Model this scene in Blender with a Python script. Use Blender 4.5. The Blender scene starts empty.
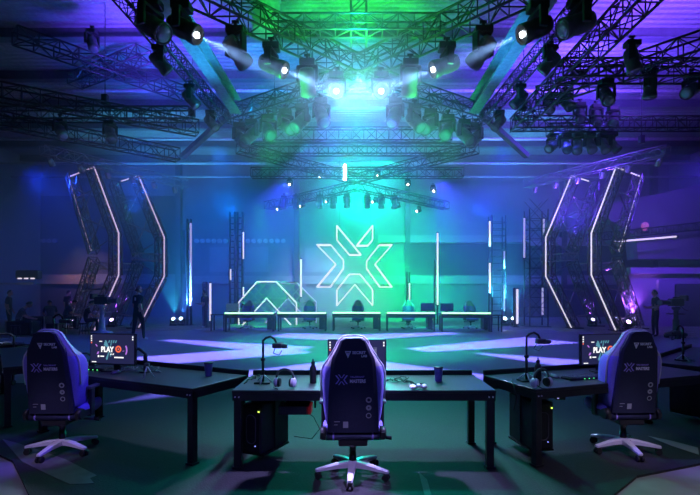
import bpy, bmesh, math, random
from mathutils import Vector, Matrix, Euler
random.seed(7)
PI = math.pi
R = math.radians
C = bpy.context.scene.collection
sc = bpy.context.scene

# ------------------------------------------------------------------ camera
F, CX, CY, CAMH = 467.0, 355.0, 292.0, 1.7
cam_d = bpy.data.cameras.new('camera')
cam = bpy.data.objects.new('camera', cam_d)
C.objects.link(cam)
cam.location = (0, 0, CAMH)
cam.rotation_euler = (PI / 2, 0, 0)
cam_d.sensor_width = 36
cam_d.lens = 36 * F / 700
cam_d.shift_x = -(CX - 350) / 700
cam_d.shift_y = (CY - 247.5) / 700
cam_d.clip_end = 200
sc.camera = cam


def at(px, py, Y):
    return Vector(((px - CX) / F * Y, Y, CAMH + (CY - py) / F * Y))


def flo(px, py):
    Y = CAMH * F / (py - CY)
    return Vector(((px - CX) / F * Y, Y, 0))


# ------------------------------------------------------------------ materials
def M(name, col, rough=.5, metal=0., var=.2, scale=8., emit=None, strength=0., bump=0., spec=.5):
    m = bpy.data.materials.new(name)
    m.use_nodes = True
    nt = m.node_tree
    b = nt.nodes['Principled BSDF']
    b.inputs['Roughness'].default_value = rough
    b.inputs['Metallic'].default_value = metal
    b.inputs['Specular IOR Level'].default_value = spec
    if emit is not None:
        b.inputs['Base Color'].default_value = (*col, 1)
        b.inputs['Emission Color'].default_value = (*emit, 1)
        b.inputs['Emission Strength'].default_value = strength
        return m
    tc = nt.nodes.new('ShaderNodeTexCoord')
    nz = nt.nodes.new('ShaderNodeTexNoise')
    nz.inputs['Scale'].default_value = scale
    nz.inputs['Detail'].default_value = 3
    nt.links.new(tc.outputs['Object'], nz.inputs['Vector'])
    rp = nt.nodes.new('ShaderNodeValToRGB')
    rp.color_ramp.elements[0].position = .3
    rp.color_ramp.elements[1].position = .7
    rp.color_ramp.elements[0].color = (*[c * (1 - var) for c in col], 1)
    rp.color_ramp.elements[1].color = (*[min(1, c * (1 + var)) for c in col], 1)
    nt.links.new(nz.outputs['Fac'], rp.inputs['Fac'])
    nt.links.new(rp.outputs['Color'], b.inputs['Base Color'])
    if bump:
        bp = nt.nodes.new('ShaderNodeBump')
        bp.inputs['Strength'].default_value = bump
        bp.inputs['Distance'].default_value = .01
        nt.links.new(nz.outputs['Fac'], bp.inputs['Height'])
        nt.links.new(bp.outputs['Normal'], b.inputs['Normal'])
    return m


def corrugated(name, col, scale, axis):
    m = M(name, col, .6)
    nt = m.node_tree
    b = nt.nodes['Principled BSDF']
    tc = nt.nodes.new('ShaderNodeTexCoord')
    wv = nt.nodes.new('ShaderNodeTexWave')
    wv.wave_type = 'BANDS'
    wv.bands_direction = axis
    wv.inputs['Scale'].default_value = scale
    nt.links.new(tc.outputs['Object'], wv.inputs['Vector'])
    bp = nt.nodes.new('ShaderNodeBump')
    bp.inputs['Strength'].default_value = .5
    bp.inputs['Distance'].default_value = .08
    nt.links.new(wv.outputs['Fac'], bp.inputs['Height'])
    nt.links.new(bp.outputs['Normal'], b.inputs['Normal'])
    return m


m_concrete = M('grey_concrete', (.30, .29, .28), .8, var=.25, scale=1.5)
m_stage = M('stage_floor_vinyl', (.24, .24, .26), .5, var=.12, scale=.6, spec=.25)
m_carpet = M('shade_black_carpet', (.020, .021, .023), .75, var=.3, scale=60, bump=.3)
m_rim = M('pale_stage_edge', (.5, .5, .52), .5)
m_wall = M('painted_wall', (.32, .33, .36), .8, var=.08, scale=1.)
m_wallpanel = M('wall_panel_grey', (.42, .43, .47), .7, var=.06, scale=1.)
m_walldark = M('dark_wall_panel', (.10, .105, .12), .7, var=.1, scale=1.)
m_band = M('pale_wall_band', (.48, .46, .47), .6, var=.05)
m_tan = M('tan_wood_band', (.62, .42, .26), .6, var=.15)
m_ceil = corrugated('ribbed_roof_deck', (.30, .30, .32), 1.1, 'Y')
m_beam = M('dark_roof_beam', (.12, .12, .14), .5)
m_pipe = M('pale_service_pipe', (.55, .55, .58), .35)
m_truss = M('black_truss_metal', (.05, .052, .055), .35, .3, var=.1)
m_trussg = M('satin_truss_metal', (.20, .21, .21), .35, .6, var=.1)
m_trussa = M('aluminium_truss_metal', (.45, .46, .47), .35, .8, var=.1)
m_latt = M('pale_lattice_metal', (.5, .52, .5), .5, 0., var=.1)
m_box = M('grey_box_beam', (.42, .45, .48), .45, .2)
m_fix = M('black_fixture_plastic', (.025, .025, .028), .35, var=.2)
m_fixg = M('grey_fixture_plastic', (.10, .10, .11), .4, var=.2)
m_lens = M('lens_glass', (.25, .27, .30), .08, .3, var=.05)
m_lenson = M('lit_lens', (.8, .8, .8), emit=(.85, .92, 1), strength=40)
m_tube = M('lit_tube_white', (.8, .8, .8), emit=(.83, .78, 1.), strength=1.1)
m_tubedim = M('lit_tube_lilac', (.6, .6, .7), emit=(.45, .42, .95), strength=.8)
m_tubepink = M('lit_tube_pink', (.7, .6, .7), emit=(.80, .60, .95), strength=.8)
m_green = M('green_led', (.3, .8, .4), emit=(.32, 1., .42), strength=3.)
m_desk = M('black_desk_laminate', (.035, .036, .04), .38, var=.15, scale=20)
m_deskedge = M('black_desk_steel', (.03, .03, .034), .4, .2)
m_shell = M('navy_chair_fabric', (.016, .020, .055), .75, var=.2, scale=120, bump=.2)
m_wing = M('blue_chair_fabric', (.27, .23, .74), .7, var=.1, scale=90, bump=.15)
m_collar = M('grey_chair_trim', (.42, .41, .46), .6, var=.1, scale=60)
m_pip = M('pale_piping', (.75, .72, .80), .5)
m_print = M('white_print', (.85, .83, .95), .5, var=.05)
m_printv = M('violet_print', (.40, .30, .85), .5, var=.05)
m_printg = M('grey_print', (.35, .36, .42), .5, var=.05)
m_alu = M('polished_aluminium', (.78, .74, .84), .3, .15, var=.05)
m_black = M('black_plastic', (.02, .02, .022), .4)
m_rubber = M('black_rubber', (.012, .012, .013), .7)
m_scr = M('screen_navy', (.01, .01, .02), emit=(.016, .018, .065), strength=1.0)
m_ui_w = M('screen_white', (.1, .1, .1), emit=(1, 1, 1), strength=1.1)
m_ui_o = M('screen_orange', (.1, .05, .02), emit=(1., .16, .07), strength=1.)
m_ui_v = M('screen_violet', (.1, .05, .1), emit=(.52, .20, .85), strength=.9)
m_ui_t = M('screen_teal', (.05, .1, .1), emit=(.12, .38, .48), strength=.8)
m_ui_g = M('screen_grey', (.05, .05, .05), emit=(.2, .22, .3), strength=.8)
m_red = M('red_plastic', (.65, .05, .05), .45)
m_redled = M('red_lit_panel', (.5, .03, .03), emit=(.8, .03, .05), strength=.07)
m_white = M('white_plastic', (.80, .80, .80), .45, var=.05)
m_paper = M('white_paper', (.85, .85, .82), .7, var=.04)
m_cup = M('violet_plastic', (.22, .16, .60), .3)
m_cable = M('grey_cable', (.25, .26, .30), .5)
m_cabled = M('black_cable', (.02, .02, .02), .5)
m_ledg = M('green_indicator', (.1, .5, .1), emit=(.1, 1, .25), strength=2.5)
m_ledy = M('yellow_indicator', (.5, .5, .1), emit=(.65, 1, .1), strength=2.5)
m_ledb = M('blue_indicator', (.1, .2, .8), emit=(.25, .3, 1), strength=2.)
m_gfan = M('dark_grille', (.015, .015, .017), .5)
m_skin = M('skin', (.55, .33, .25), .55, var=.08)
m_hair = M('brown_hair', (.16, .085, .045), .6, var=.3, scale=40)
m_hairk = M('dark_hair', (.02, .016, .014), .6, var=.3, scale=40)
m_shirt = M('black_cotton', (.02, .02, .024), .85, var=.2, scale=30)
m_trouser = M('charcoal_cotton', (.026, .026, .032), .85, var=.2, scale=30)
m_grey = M('grey_cotton', (.12, .12, .15), .85, var=.2, scale=30)
m_bluec = M('blue_cotton', (.06, .08, .28), .85, var=.2, scale=30)
m_shoe = M('white_trainer', (.75, .75, .75), .5)
m_casec = M('mid_grey_sheet', (.10, .10, .105), .7)
m_case = M('black_case_panel', (.03, .03, .034), .5)
m_pedw = M('pale_pedestal', (.45, .45, .47), .4, .2)


# ------------------------------------------------------------------ mesh builder
class MB:
    def __init__(s):
        s.v, s.f, s.mi, s.sm = [], [], [], []

    def add(s, vs, fs, mi=0, sm=False):
        n = len(s.v)
        s.v += [tuple(x) for x in vs]
        for f in fs:
            s.f.append(tuple(i + n for i in f))
            s.mi.append(mi)
            s.sm.append(sm)
        return s

    def box(s, c, d, rot=None, mi=0, taper=1.):
        c = Vector(c)
        h = Vector(d) / 2
        vs = []
        for z in (-1, 1):
            t = taper if z > 0 else 1
            for x, y in ((-1, -1), (1, -1), (1, 1), (-1, 1)):
                v = Vector((x * h.x * t, y * h.y * t, z * h.z))
                if rot is not None:
                    v = rot @ v
                vs.append(c + v)
        return s.add(vs, [(3, 2, 1, 0), (4, 5, 6, 7), (0, 1, 5, 4), (1, 2, 6, 5), (2, 3, 7, 6), (3, 0, 4, 7)], mi)

    def rbox(s, c, d, b=.01, rot=None, mi=0):
        """box with chamfered edges"""
        bm = bmesh.new()
        bmesh.ops.create_cube(bm, size=1)
        bmesh.ops.scale(bm, vec=d, verts=bm.verts)
        bmesh.ops.bevel(bm, geom=bm.edges[:], offset=b, segments=2, affect='EDGES', profile=.5)
        bm.verts.index_update()
        vs = [(rot @ v.co if rot is not None else v.co.copy()) + Vector(c) for v in bm.verts]
        fs = [[v.index for v in f.verts] for f in bm.faces]
        bm.free()
        return s.add(vs, fs, mi)

    def tube(s, pts, r, n=5, mi=0, closed=False, cap=True, smooth=True):
        pts = [Vector(p) for p in pts]
        rs = r if isinstance(r, (list, tuple)) else [r] * len(pts)
        N = len(pts)
        vs = []
        up = None
        for i, p in enumerate(pts):
            if closed:
                t = pts[(i + 1) % N] - pts[i - 1]
            elif i == 0:
                t = pts[1] - p
            elif i == N - 1:
                t = p - pts[i - 1]
            else:
                t = (pts[i + 1] - p).normalized() + (p - pts[i - 1]).normalized()
            if t.length < 1e-9:
                t = Vector((0, 0, 1))
            t.normalize()
            if up is None:
                up = Vector((0, 0, 1)) if abs(t.z) < .9 else Vector((1, 0, 0))
            a = t.cross(up)
            if a.length < 1e-6:
                a = t.cross(Vector((0, 1, 0)))
            a.normalize()
            b = a.cross(t)
            up = b
            for k in range(n):
                q = 2 * PI * (k + .5) / n
                vs.append(p + (a * math.cos(q) + b * math.sin(q)) * rs[i])
        fs = []
        for i in range(N if closed else N - 1):
            j = (i + 1) % N
            for k in range(n):
                l = (k + 1) % n
                fs.append((i * n + k, j * n + k, j * n + l, i * n + l))
        if not closed and cap:
            fs.append(tuple(range(n - 1, -1, -1))[::-1])
            fs.append(tuple((N - 1) * n + k for k in range(n))[::-1])
        return s.add(vs, fs, mi, smooth and n > 4)

    def cyl(s, p0, p1, r0, r1=None, n=12, mi=0):
        r1 = r0 if r1 is None else r1
        p0, p1 = Vector(p0), Vector(p1)
        t = (p1 - p0).normalized()
        a = t.orthogonal().normalized()
        b = t.cross(a)
        vs = []
        for p, r in ((p0, r0), (p1, r1)):
            for k in range(n):
                q = 2 * PI * k / n
                vs.append(p + (a * math.cos(q) + b * math.sin(q)) * r)
        s.add(vs, [(k, (k + 1) % n, n + (k + 1) % n, n + k) for k in range(n)], mi, True)
        s.add(vs[:n], [tuple(range(n - 1, -1, -1))], mi)
        return s.add(vs[n:], [tuple(range(n))], mi)

    def lathe(s, prof, n=16, c=(0, 0, 0), mi=0, rot=None):
        vs = []
        for r, z in prof:
            for k in range(n):
                q = 2 * PI * k / n
                v = Vector((r * math.cos(q), r * math.sin(q), z))
                if rot is not None:
                    v = rot @ v
                vs.append(v + Vector(c))
        fs = []
        for i in range(len(prof) - 1):
            for k in range(n):
                l = (k + 1) % n
                fs.append((i * n + k, i * n + l, (i + 1) * n + l, (i + 1) * n + k))
        s.add(vs, fs, mi, True)
        s.add(vs[:n], [tuple(range(n - 1, -1, -1))], mi)
        return s.add(vs[-n:], [tuple(range(n))], mi)

    def prism(s, poly, fn, d0, d1, mi=0):
        """poly of (u,v); fn(u,v,d)->point"""
        n = len(poly)
        vs = [fn(u, v, d0) for u, v in poly] + [fn(u, v, d1) for u, v in poly]
        fs = [tuple(range(n - 1, -1, -1)), tuple(range(n, 2 * n))]
        fs += [(k, (k + 1) % n, n + (k + 1) % n, n + k) for k in range(n)]
        return s.add(vs, fs, mi)

    def loft(s, loops, mi=0, smooth=True, caps=True):
        n = len(loops[0])
        vs = [p for l in loops for p in l]
        fs = []
        for i in range(len(loops) - 1):
            for k in range(n):
                l = (k + 1) % n
                fs.append((i * n + k, i * n + l, (i + 1) * n + l, (i + 1) * n + k))
        s.add(vs, fs, mi, smooth)
        if caps:
            s.add(loops[0], [tuple(range(n - 1, -1, -1))], mi)
            s.add(loops[-1], [tuple(range(n))], mi)
        return s

    def sphere(s, c, r, n=10, m=7, mi=0):
        rr = Vector(r) if isinstance(r, (tuple, list, Vector)) else Vector((r, r, r))
        loops = []
        for i in range(m + 1):
            th = PI * i / m
            q = max(math.sin(th), .02)
            loops.append([Vector((rr.x * q * math.cos(2 * PI * k / n), rr.y * q * math.sin(2 * PI * k / n), -rr.z * math.cos(th))) + Vector(c) for k in range(n)])
        return s.loft(loops, mi)

    def build(s, name, mats, parent=None, loc=None, sub=0):
        me = bpy.data.meshes.new(name)
        me.from_pydata(s.v, [], s.f)
        for m in (mats if isinstance(mats, (list, tuple)) else [mats]):
            me.materials.append(m)
        me.polygons.foreach_set('material_index', s.mi)
        me.polygons.foreach_set('use_smooth', s.sm)
        bm = bmesh.new()
        bm.from_mesh(me)
        bmesh.ops.remove_doubles(bm, verts=bm.verts, dist=1e-5)
        bmesh.ops.recalc_face_normals(bm, faces=bm.faces)
        bm.to_mesh(me)
        bm.free()
        o = bpy.data.objects.new(name, me)
        C.objects.link(o)
        if parent is not None:
            o.parent = parent
        if loc is not None:
            o.location = loc
        if sub:
            md = o.modifiers.new('subsurf', 'SUBSURF')
            md.levels = md.render_levels = sub
        return o


def tag(o, label=None, cat=None, group=None, kind=None):
    if label:
        o['label'] = label
    if cat:
        o['category'] = cat
    if group:
        o['group'] = group
    if kind:
        o['kind'] = kind
    return o


def thing(name, label, cat, loc=(0, 0, 0), rz=0., group=None):
    o = bpy.data.objects.new(name, None)
    o.empty_display_size = .1
    C.objects.link(o)
    o.location = loc
    o.rotation_euler = (0, 0, rz)
    return tag(o, label, cat, group)


def struct(name, mb, mats, loc=None):
    o = mb.build(name, mats, None, loc)
    o['kind'] = 'structure'
    return o


def dup(root, loc=None, rz=None, label=None, group=None):
    r = root.copy()
    C.objects.link(r)
    if loc is not None:
        r.location = loc
    if rz is not None:
        r.rotation_euler = (0, 0, rz)
    if label:
        r['label'] = label
    if group:
        r['group'] = group
    for ch in list(root.children):
        c = ch.copy()
        C.objects.link(c)
        c.parent = r
        for g in list(ch.children):
            d = g.copy()
            C.objects.link(d)
            d.parent = c
    return r


def text(name, body, size, mat, parent, loc, rot=(PI / 2, 0, 0), bold=0., ext=.0015, align='LEFT', sx=1.):
    cu = bpy.data.curves.new(name, 'FONT')
    cu.body = body
    cu.size = size
    cu.extrude = ext
    cu.offset = bold
    cu.align_x = align
    cu.resolution_u = 3
    to = bpy.data.objects.new(name, cu)
    C.objects.link(to)
    bpy.context.view_layer.update()
    me = bpy.data.meshes.new_from_object(to.evaluated_get(bpy.context.evaluated_depsgraph_get()))
    bpy.data.objects.remove(to)
    me.materials.clear()
    me.materials.append(mat)
    o = bpy.data.objects.new(name, me)
    C.objects.link(o)
    o.parent = parent
    o.location = loc
    o.rotation_euler = rot
    o.scale = (sx, 1, 1)
    return o


ORD = ['first', 'second', 'third', 'fourth', 'fifth', 'sixth', 'seventh', 'eighth', 'ninth', 'tenth', 'eleventh', 'twelfth', 'thirteenth', 'fourteenth']

# ------------------------------------------------------------------ setting
BW = 32.0      # back wall distance
XW = 21.5      # side walls
ZC = 10.5      # roof deck
b = MB(); b.box((0, 13, -.1), (2 * XW + 2, 44, .2)); struct('floor', b, m_concrete)
# black carpet that the desks stand on, an irregular sheet a few millimetres thick; its blackness also paints in the near stage's weak light
car = [flo(-70, 432), flo(0, 457), flo(13, 463), flo(28, 495), flo(40, 520), flo(70, 580), flo(560, 580), flo(614, 497), flo(637, 478), flo(702, 465), flo(790, 442)]
car = [(p.x, p.y) for p in car] + [(12, 9.6), (7, 8.7), (3, 8.3), (0, 8.2), (-3, 8.3), (-7, 8.7), (-12, 9.6)]
b = MB(); b.prism(car, lambda u, v, d: Vector((u, v, d)), .0, .022)
o = struct('floor_carpet', b, m_carpet)
b = MB()
el = lambda r, n=96: [(r * 12.6 / 12.6 * math.cos(2 * PI * k / n) * 13.2, 14.4 + r * math.sin(2 * PI * k / n) * 7.8) for k in range(n)]
b.prism(el(1.), lambda u, v, d: Vector((u, v, d)), .0, .02)
struct('floor_stage', b, m_stage)
b = MB()
E = sorted(el(1.004), key=lambda q: math.atan2(q[0], -(q[1] - 14.4)) % (2 * PI))
b.tube([(x, y, .022) for x, y in E if y > 13.], .022, 4)
struct('trim_1', b, m_rim)
b = MB(); b.box((0, BW + .15, ZC / 2), (2 * XW + .6, .3, ZC)); struct('wall_back', b, m_wall)
b = MB(); b.box((-XW - .15, 13, ZC / 2), (.3, 44, ZC)); struct('wall_left', b, m_wall)
b = MB(); b.box((XW + .15, 13, ZC / 2), (.3, 44, ZC)); struct('wall_right', b, m_wall)
b = MB(); b.box((0, -9.1, ZC / 2), (2 * XW + .6, .3, ZC)); struct('wall_front', b, m_walldark)
b = MB(); b.box((0, 13, ZC + .1), (2 * XW + .6, 44.6, .2)); struct('ceiling', b, m_ceil)
for Y in (8.5, 12, 15.6, 18.6, 21.4, 24.2, 27.2, 30):
    b = MB()
    b.box((0, Y, ZC - .18), (2 * XW, .10, .36))
    b.box((0, Y, ZC - .36), (2 * XW, .34, .04))
    struct('ceiling_beam', b, m_beam)
for i, (Y, z) in enumerate(((18.9, 9.85), (23.8, 9.5), (26.5, 9.0), (29.2, 8.9))):
    b = MB(); b.tube([(-XW, Y, z), (XW, Y, z)], .07, 8); tag(b.build('service_pipe', m_pipe), 'pale round service pipe running across under the roof deck, %s from the front' % ORD[i], 'pipe', 'service pipes under the roof')
# back wall panels and bands
yb = BW - .02


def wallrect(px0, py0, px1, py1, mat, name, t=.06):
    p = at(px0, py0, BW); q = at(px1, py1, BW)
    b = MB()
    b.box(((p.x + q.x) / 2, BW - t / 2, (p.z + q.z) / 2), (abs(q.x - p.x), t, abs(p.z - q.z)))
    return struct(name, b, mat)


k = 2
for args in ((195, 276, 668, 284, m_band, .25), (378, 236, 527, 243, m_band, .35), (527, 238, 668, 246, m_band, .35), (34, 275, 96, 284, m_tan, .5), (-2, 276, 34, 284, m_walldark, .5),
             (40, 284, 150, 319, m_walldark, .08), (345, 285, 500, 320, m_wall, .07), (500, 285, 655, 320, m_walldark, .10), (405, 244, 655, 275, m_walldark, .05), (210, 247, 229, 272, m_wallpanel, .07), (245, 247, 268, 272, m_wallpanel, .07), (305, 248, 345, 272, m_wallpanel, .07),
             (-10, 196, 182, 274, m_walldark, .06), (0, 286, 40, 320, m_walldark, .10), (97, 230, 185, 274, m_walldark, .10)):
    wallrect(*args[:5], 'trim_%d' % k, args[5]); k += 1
for px in (180, 297, 407, 562, 652):
    p = at(px, 0, BW)
    b = MB(); b.box((p.x, BW - .2, ZC / 2), (.34, .4, ZC)); struct('trim_%d' % k, b, m_beam); k += 1
# stepped white block at the right side, with a sloped soffit
b = MB()
b.prism([(13.6, 0), (XW, 0), (XW, 2.6), (13.6, 2.6)], lambda u, v, d: Vector((u, d, v)), 23.2, 23.5)
b.box((15.1, 23.15, 1.15), (.25, .3, 2.3))
struct('wall_right_partition', b, m_wallpanel)
b = MB()
b.prism([(12.6, 6.2), (13., 6.45), (XW, 8.2), (XW, 3.6), (16.3, 3.6), (16.2, 4.9), (14.6, 5.9)], lambda u, v, d: Vector((u, d, v)), 26.9, 28)
struct('wall_right_soffit', b, m_wall)
b = MB(); b.box((16.6, 23.1, 1.05), (1.5, .1, 2.1)); struct('door_1', b, m_walldark)
b = MB(); b.box((17.55, 23.2, 2.75), (8., .5, .3)); struct('trim_%d' % k, b, m_band); k += 1
# round discs on the back wall
n = 0
for i in range(6):
    p = at(197 + i * 5.7, 241, BW); b = MB(); b.cyl((0, -.1, 0), (0, .02, 0), .16, .16, 12); b.cyl((0, -.13, 0), (0, -.1, 0), .11, .11, 12)
    tag(b.build('wall_disc', m_white, loc=(p.x, BW - .02, p.z)), 'pale round disc on the back wall, %s in the row left of the ladder tower' % ORD[i], 'wall disc', 'round discs in the row left of the ladder tower')
for i in range(7):
    p = at(248 + i * 5.9, 241, BW); b = MB(); b.cyl((0, -.1, 0), (0, .02, 0), .16, .16, 12); b.cyl((0, -.13, 0), (0, -.1, 0), .11, .11, 12)
    tag(b.build('wall_disc', m_white, loc=(p.x, BW - .02, p.z)), 'pale round disc on the back wall, %s in the row right of the ladder tower' % ORD[i], 'wall disc', 'round discs in the row right of the ladder tower')
for i in range(11):
    p = at(2 + i * 5.4, 241, BW); b = MB(); b.cyl((0, -.1, 0), (0, .02, 0), .15, .15, 12); b.cyl((0, -.13, 0), (0, -.1, 0), .10, .10, 12)
    tag(b.build('wall_disc', m_band, loc=(p.x, BW - .1, p.z)), 'dim round disc at the far left of the back wall, %s from the left wall' % ORD[i], 'wall disc', 'round discs at the far left of the back wall')


for pts, lab in (([(648, 438), (672, 443), (698, 450), (699, 457), (672, 448)], 'pale strip on the black floor at the right photo edge'), ([(419, 475), (427, 482), (432, 500), (425, 500)], 'small pale wedge on the black floor in front of the centre desk'), ([(2, 441), (30, 449), (66, 462), (97, 478), (90, 481), (94, 486), (70, 487), (46, 476), (22, 464)], 'dark grey patch lying on the black floor before the left gaming chair')):
    b = MB(); b.prism([(flo(*p).x, flo(*p).y) for p in pts], lambda u, v, d: Vector((u, v, d)), .022, .025)  # the left outline is a patch slightly paler than the carpet
    tag(b.build('floor_patch', m_concrete if 'strip' in lab else m_casec), lab, 'floor tape')
# ------------------------------------------------------------------ trusses
def truss_bars(P, w, h, rc=.028, rb=.014, step=None, up=Vector((0, 0, 1))):
    """chord polylines and a bracing builder for a box truss along the points P"""
    P = [Vector(p) for p in P]
    t = (P[-1] - P[0]).normalized()
    side = t.cross(up)
    if side.length < .05:
        side = t.cross(Vector((0, 1, 0)))
    side.normalize()
    upv = side.cross(t).normalized() if abs(t.dot(up)) < .9 else t.cross(side).normalized()
    offs = [(side * w / 2 * a + upv * h / 2 * c) for a, c in ((-1, -1), (1, -1), (1, 1), (-1, 1))]
    chords = [[p + of for p in P] for of in offs]
    br = MB()
    for i in range(len(P) - 1):
        L = (P[i + 1] - P[i]).length
        st = step or max(w, h)
        n = max(1, round(L / st))
        for k in range(n):
            a = P[i].lerp(P[i + 1], k / n)
            c = P[i].lerp(P[i + 1], (k + 1) / n)
            for f in range(4):
                o1, o2 = offs[f], offs[(f + 1) % 4]
                if (k + f) % 2:
                    o1, o2 = o2, o1
                br.tube([a + o1, c + o2], rb, 4, cap=False)
                br.tube([a + o1, a + o2], rb, 4, cap=False)
    for f in range(4):
        br.tube([P[-1] + offs[f], P[-1] + offs[(f + 1) % 4]], rb, 4, cap=False)
    return chords, br


def truss(P, w, h, label, group, mat=m_truss, name='lighting_truss', cat='truss', rc=.028, rb=.014, step=None, up=Vector((0, 0, 1))):
    P = [Vector(p) for p in P]
    o0 = P[0].copy()
    t = thing(name, label, cat, o0, 0, group)
    ch, br = truss_bars([p - o0 for p in P], w, h, rc, rb, step, up)
    for c in ch:
        MB().tube(c, rc, 6).build('chord', mat, t)
    br.build('bracing', mat, t)
    return t


GX = 'trusses of the green-lit overhead cross'
ctr = Vector((.1, 13.6, 8.2))
truss([(.1, 13.6, 8.2), (-5.6, 7.9, 8.2)], .52, .52, 'black box truss of the overhead cross reaching from its centre to the front left', GX, rc=.035, rb=.018)
truss([(.1, 13.6, 8.2), (5.8, 7.9, 8.2)], .52, .52, 'black box truss of the overhead cross reaching from its centre to the front right', GX, rc=.035, rb=.018)
truss([(-.3, 13.9, 8.05), (-4.6, 16.9, 8.05)], .5, .5, 'black box truss of the overhead cross reaching from its centre to the rear left', GX, rc=.03, rb=.016)
truss([(.5, 13.9, 8.05), (4.8, 16.9, 8.05)], .5, .5, 'black box truss of the overhead cross reaching from its centre to the rear right', GX, rc=.03, rb=.016)
truss([(-2.1, 12.0, 8.55), (2.3, 12.0, 8.55)], .4, .4, 'green-lit level truss bridging the two front arms of the overhead cross', GX, rc=.028, rb=.014, mat=m_trussg)
truss([(-3.9, 9.7, 8.75), (4.1, 9.7, 8.75)], .4, .4, 'upper level truss tying the outer ends of the front cross arms', GX, rc=.028, rb=.014)
truss([(.1, 13.0, 8.5), (.1, 13.0, ZC)], .42, .42, 'upright truss mast between the centre of the overhead cross and the roof', GX, rc=.03, rb=.016, mat=m_trussg)
# closed ring around the cross centre
truss([(-1.9, 14.9, 8.5), (2.1, 14.9, 8.5)], .4, .4, 'level truss bridging the two rear arms of the overhead cross', GX, rc=.026, rb=.013, mat=m_trussg)
for sx, nm in ((-1, 'left'), (1, 'right')):
    t = thing('box_beam', 'grey slotted box beam along the %s side of the overhead cross' % nm, 'beam', (4.2 * sx, 9.3, 8.1), 0, 'grey box beams beside the cross')
    b = MB(); b.box((0, 3.4, 0), (.07, 6.8, .46)); b.build('web', m_box, t)
    for z in (-.23, .23):
        b = MB(); b.box((-.1 * sx, 3.4, z), (.34, 6.8, .05)); b.build('flange', m_box, t)
    b = MB()
    for j in range(9):
        b.box((.05 * sx, .4 + j * .75, 0), (.05, .05, .42))
    b.build('stiffeners', m_box, t)
    truss([(4.75 * sx, 9.4, 7.75), (4.5 * sx, 16.4, 7.75)], .3, .3, 'slim black truss hung just outside the %s grey box beam' % nm, 'slim trusses beside the box beams', rc=.022, rb=.011)

GR = 'side rig trusses on the right'
truss([(5.2, 6.6, 7.05), (5.2, 15.0, 7.05)], .42, .42, 'box truss on the right running from the camera side towards the back', GR, rc=.03, rb=.015)
truss([(4.9, 11.2, 7.0), (11.5, 11.2, 7.0)], .42, .42, 'level box truss on the right crossing sideways above the big dark spotlights', GR, rc=.03, rb=.015)
truss([(5.1, 12.9, 7.1), (9.2, 8.3, 7.1)], .42, .42, 'slanting box truss at the upper right rising towards the photo corner', GR, rc=.03, rb=.015)
truss([(5.0, 14.7, 7.0), (13.5, 14.7, 7.0)], .36, .36, 'long level truss on the right below the other side trusses', GR, rc=.026, rb=.013)
truss([(5.6, 8.3, 7.6), (13, 8.3, 7.6)], .36, .36, 'truss crossing the extreme top right corner under the roof', GR, rc=.028, rb=.014)
GL = 'side rig trusses on the left'
truss([(-9.9, 12.4, 7.1), (-5.2, 15.4, 7.1)], .42, .42, 'dark box truss on the left slanting in towards the overhead cross', GL, rc=.03, rb=.015)
truss([(-11.2, 13.2, 6.8), (-6.6, 17.4, 6.8)], .42, .42, 'dark box truss on the left slanting, lower and farther out', GL, rc=.03, rb=.015)
truss([(-12.0, 14.2, 7.1), (-5.0, 14.2, 7.1)], .36, .36, 'dark level truss on the left crossing under the slanting trusses', GL, rc=.026, rb=.013)
truss([(-10.8, 18.0, 9.82), (-7.2, 15.9, 9.82)], .55, .4, 'lattice girder close under the purple roof on the left, rising to the right', 'roof girders on the left', rc=.03, rb=.02)
truss([(-10.2, 14.0, 9.4), (-6.6, 18.2, 9.4)], .55, .4, 'lattice girder close under the purple roof on the left, falling to the right', 'roof girders on the left', rc=.03, rb=.02)
GM = 'mid-distance rig trusses above the chevron towers'
truss([(-11.8, 17.6, 7.05), (-8.4, 23.2, 7.05)], .36, .36, 'silvery truss sloping behind the top of the left chevron towers', GM, mat=m_trussa, rc=.022, rb=.011)
truss([(11.8, 17.6, 7.05), (8.5, 23.2, 7.05)], .36, .36, 'silvery truss sloping behind the top of the right chevron towers', GM, mat=m_trussa, rc=.022, rb=.011)
p = at(588, 238, 26); q = at(720, 224, 26)
truss([p, q], .4, .4, 'level truss far right in front of the upper wall, with a pink lamp on it', None, rc=.03, rb=.016)
GB = 'rear rig trusses in teal haze'
truss([(-4.3, 19.2, 7.55), (4.5, 19.2, 7.55)], .4, .4, 'nearest level truss of the teal rear rig', GB, mat=m_truss)
truss([(-4.6, 20.8, 7.0), (4.8, 20.8, 7.0)], .4, .4, 'second level truss of the teal rear rig, lower and behind the nearest', GB, mat=m_truss)
truss([(.1, 22.0, 6.7), (-4.9, 26.0, 6.5)], .4, .4, 'rear rig truss slanting back to the left in teal haze', GB, mat=m_truss)
truss([(.1, 22.0, 6.7), (5.1, 26.0, 6.5)], .4, .4, 'rear rig truss slanting back to the right in teal haze', GB, mat=m_truss)
truss([(.1, 22.0, 7.0), (-4.6, 18.4, 7.4)], .4, .4, 'rear rig truss slanting forward to the left in teal haze', GB, mat=m_truss)
truss([(.1, 22.0, 7.0), (4.8, 18.4, 7.4)], .4, .4, 'rear rig truss slanting forward to the right in teal haze', GB, mat=m_truss)
truss([(-3.6, 18.4, 7.9), (3.8, 18.4, 7.9)], .3, .5, 'topmost level truss of the teal rear rig nearest the overhead cross', GB, mat=m_truss)
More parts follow.
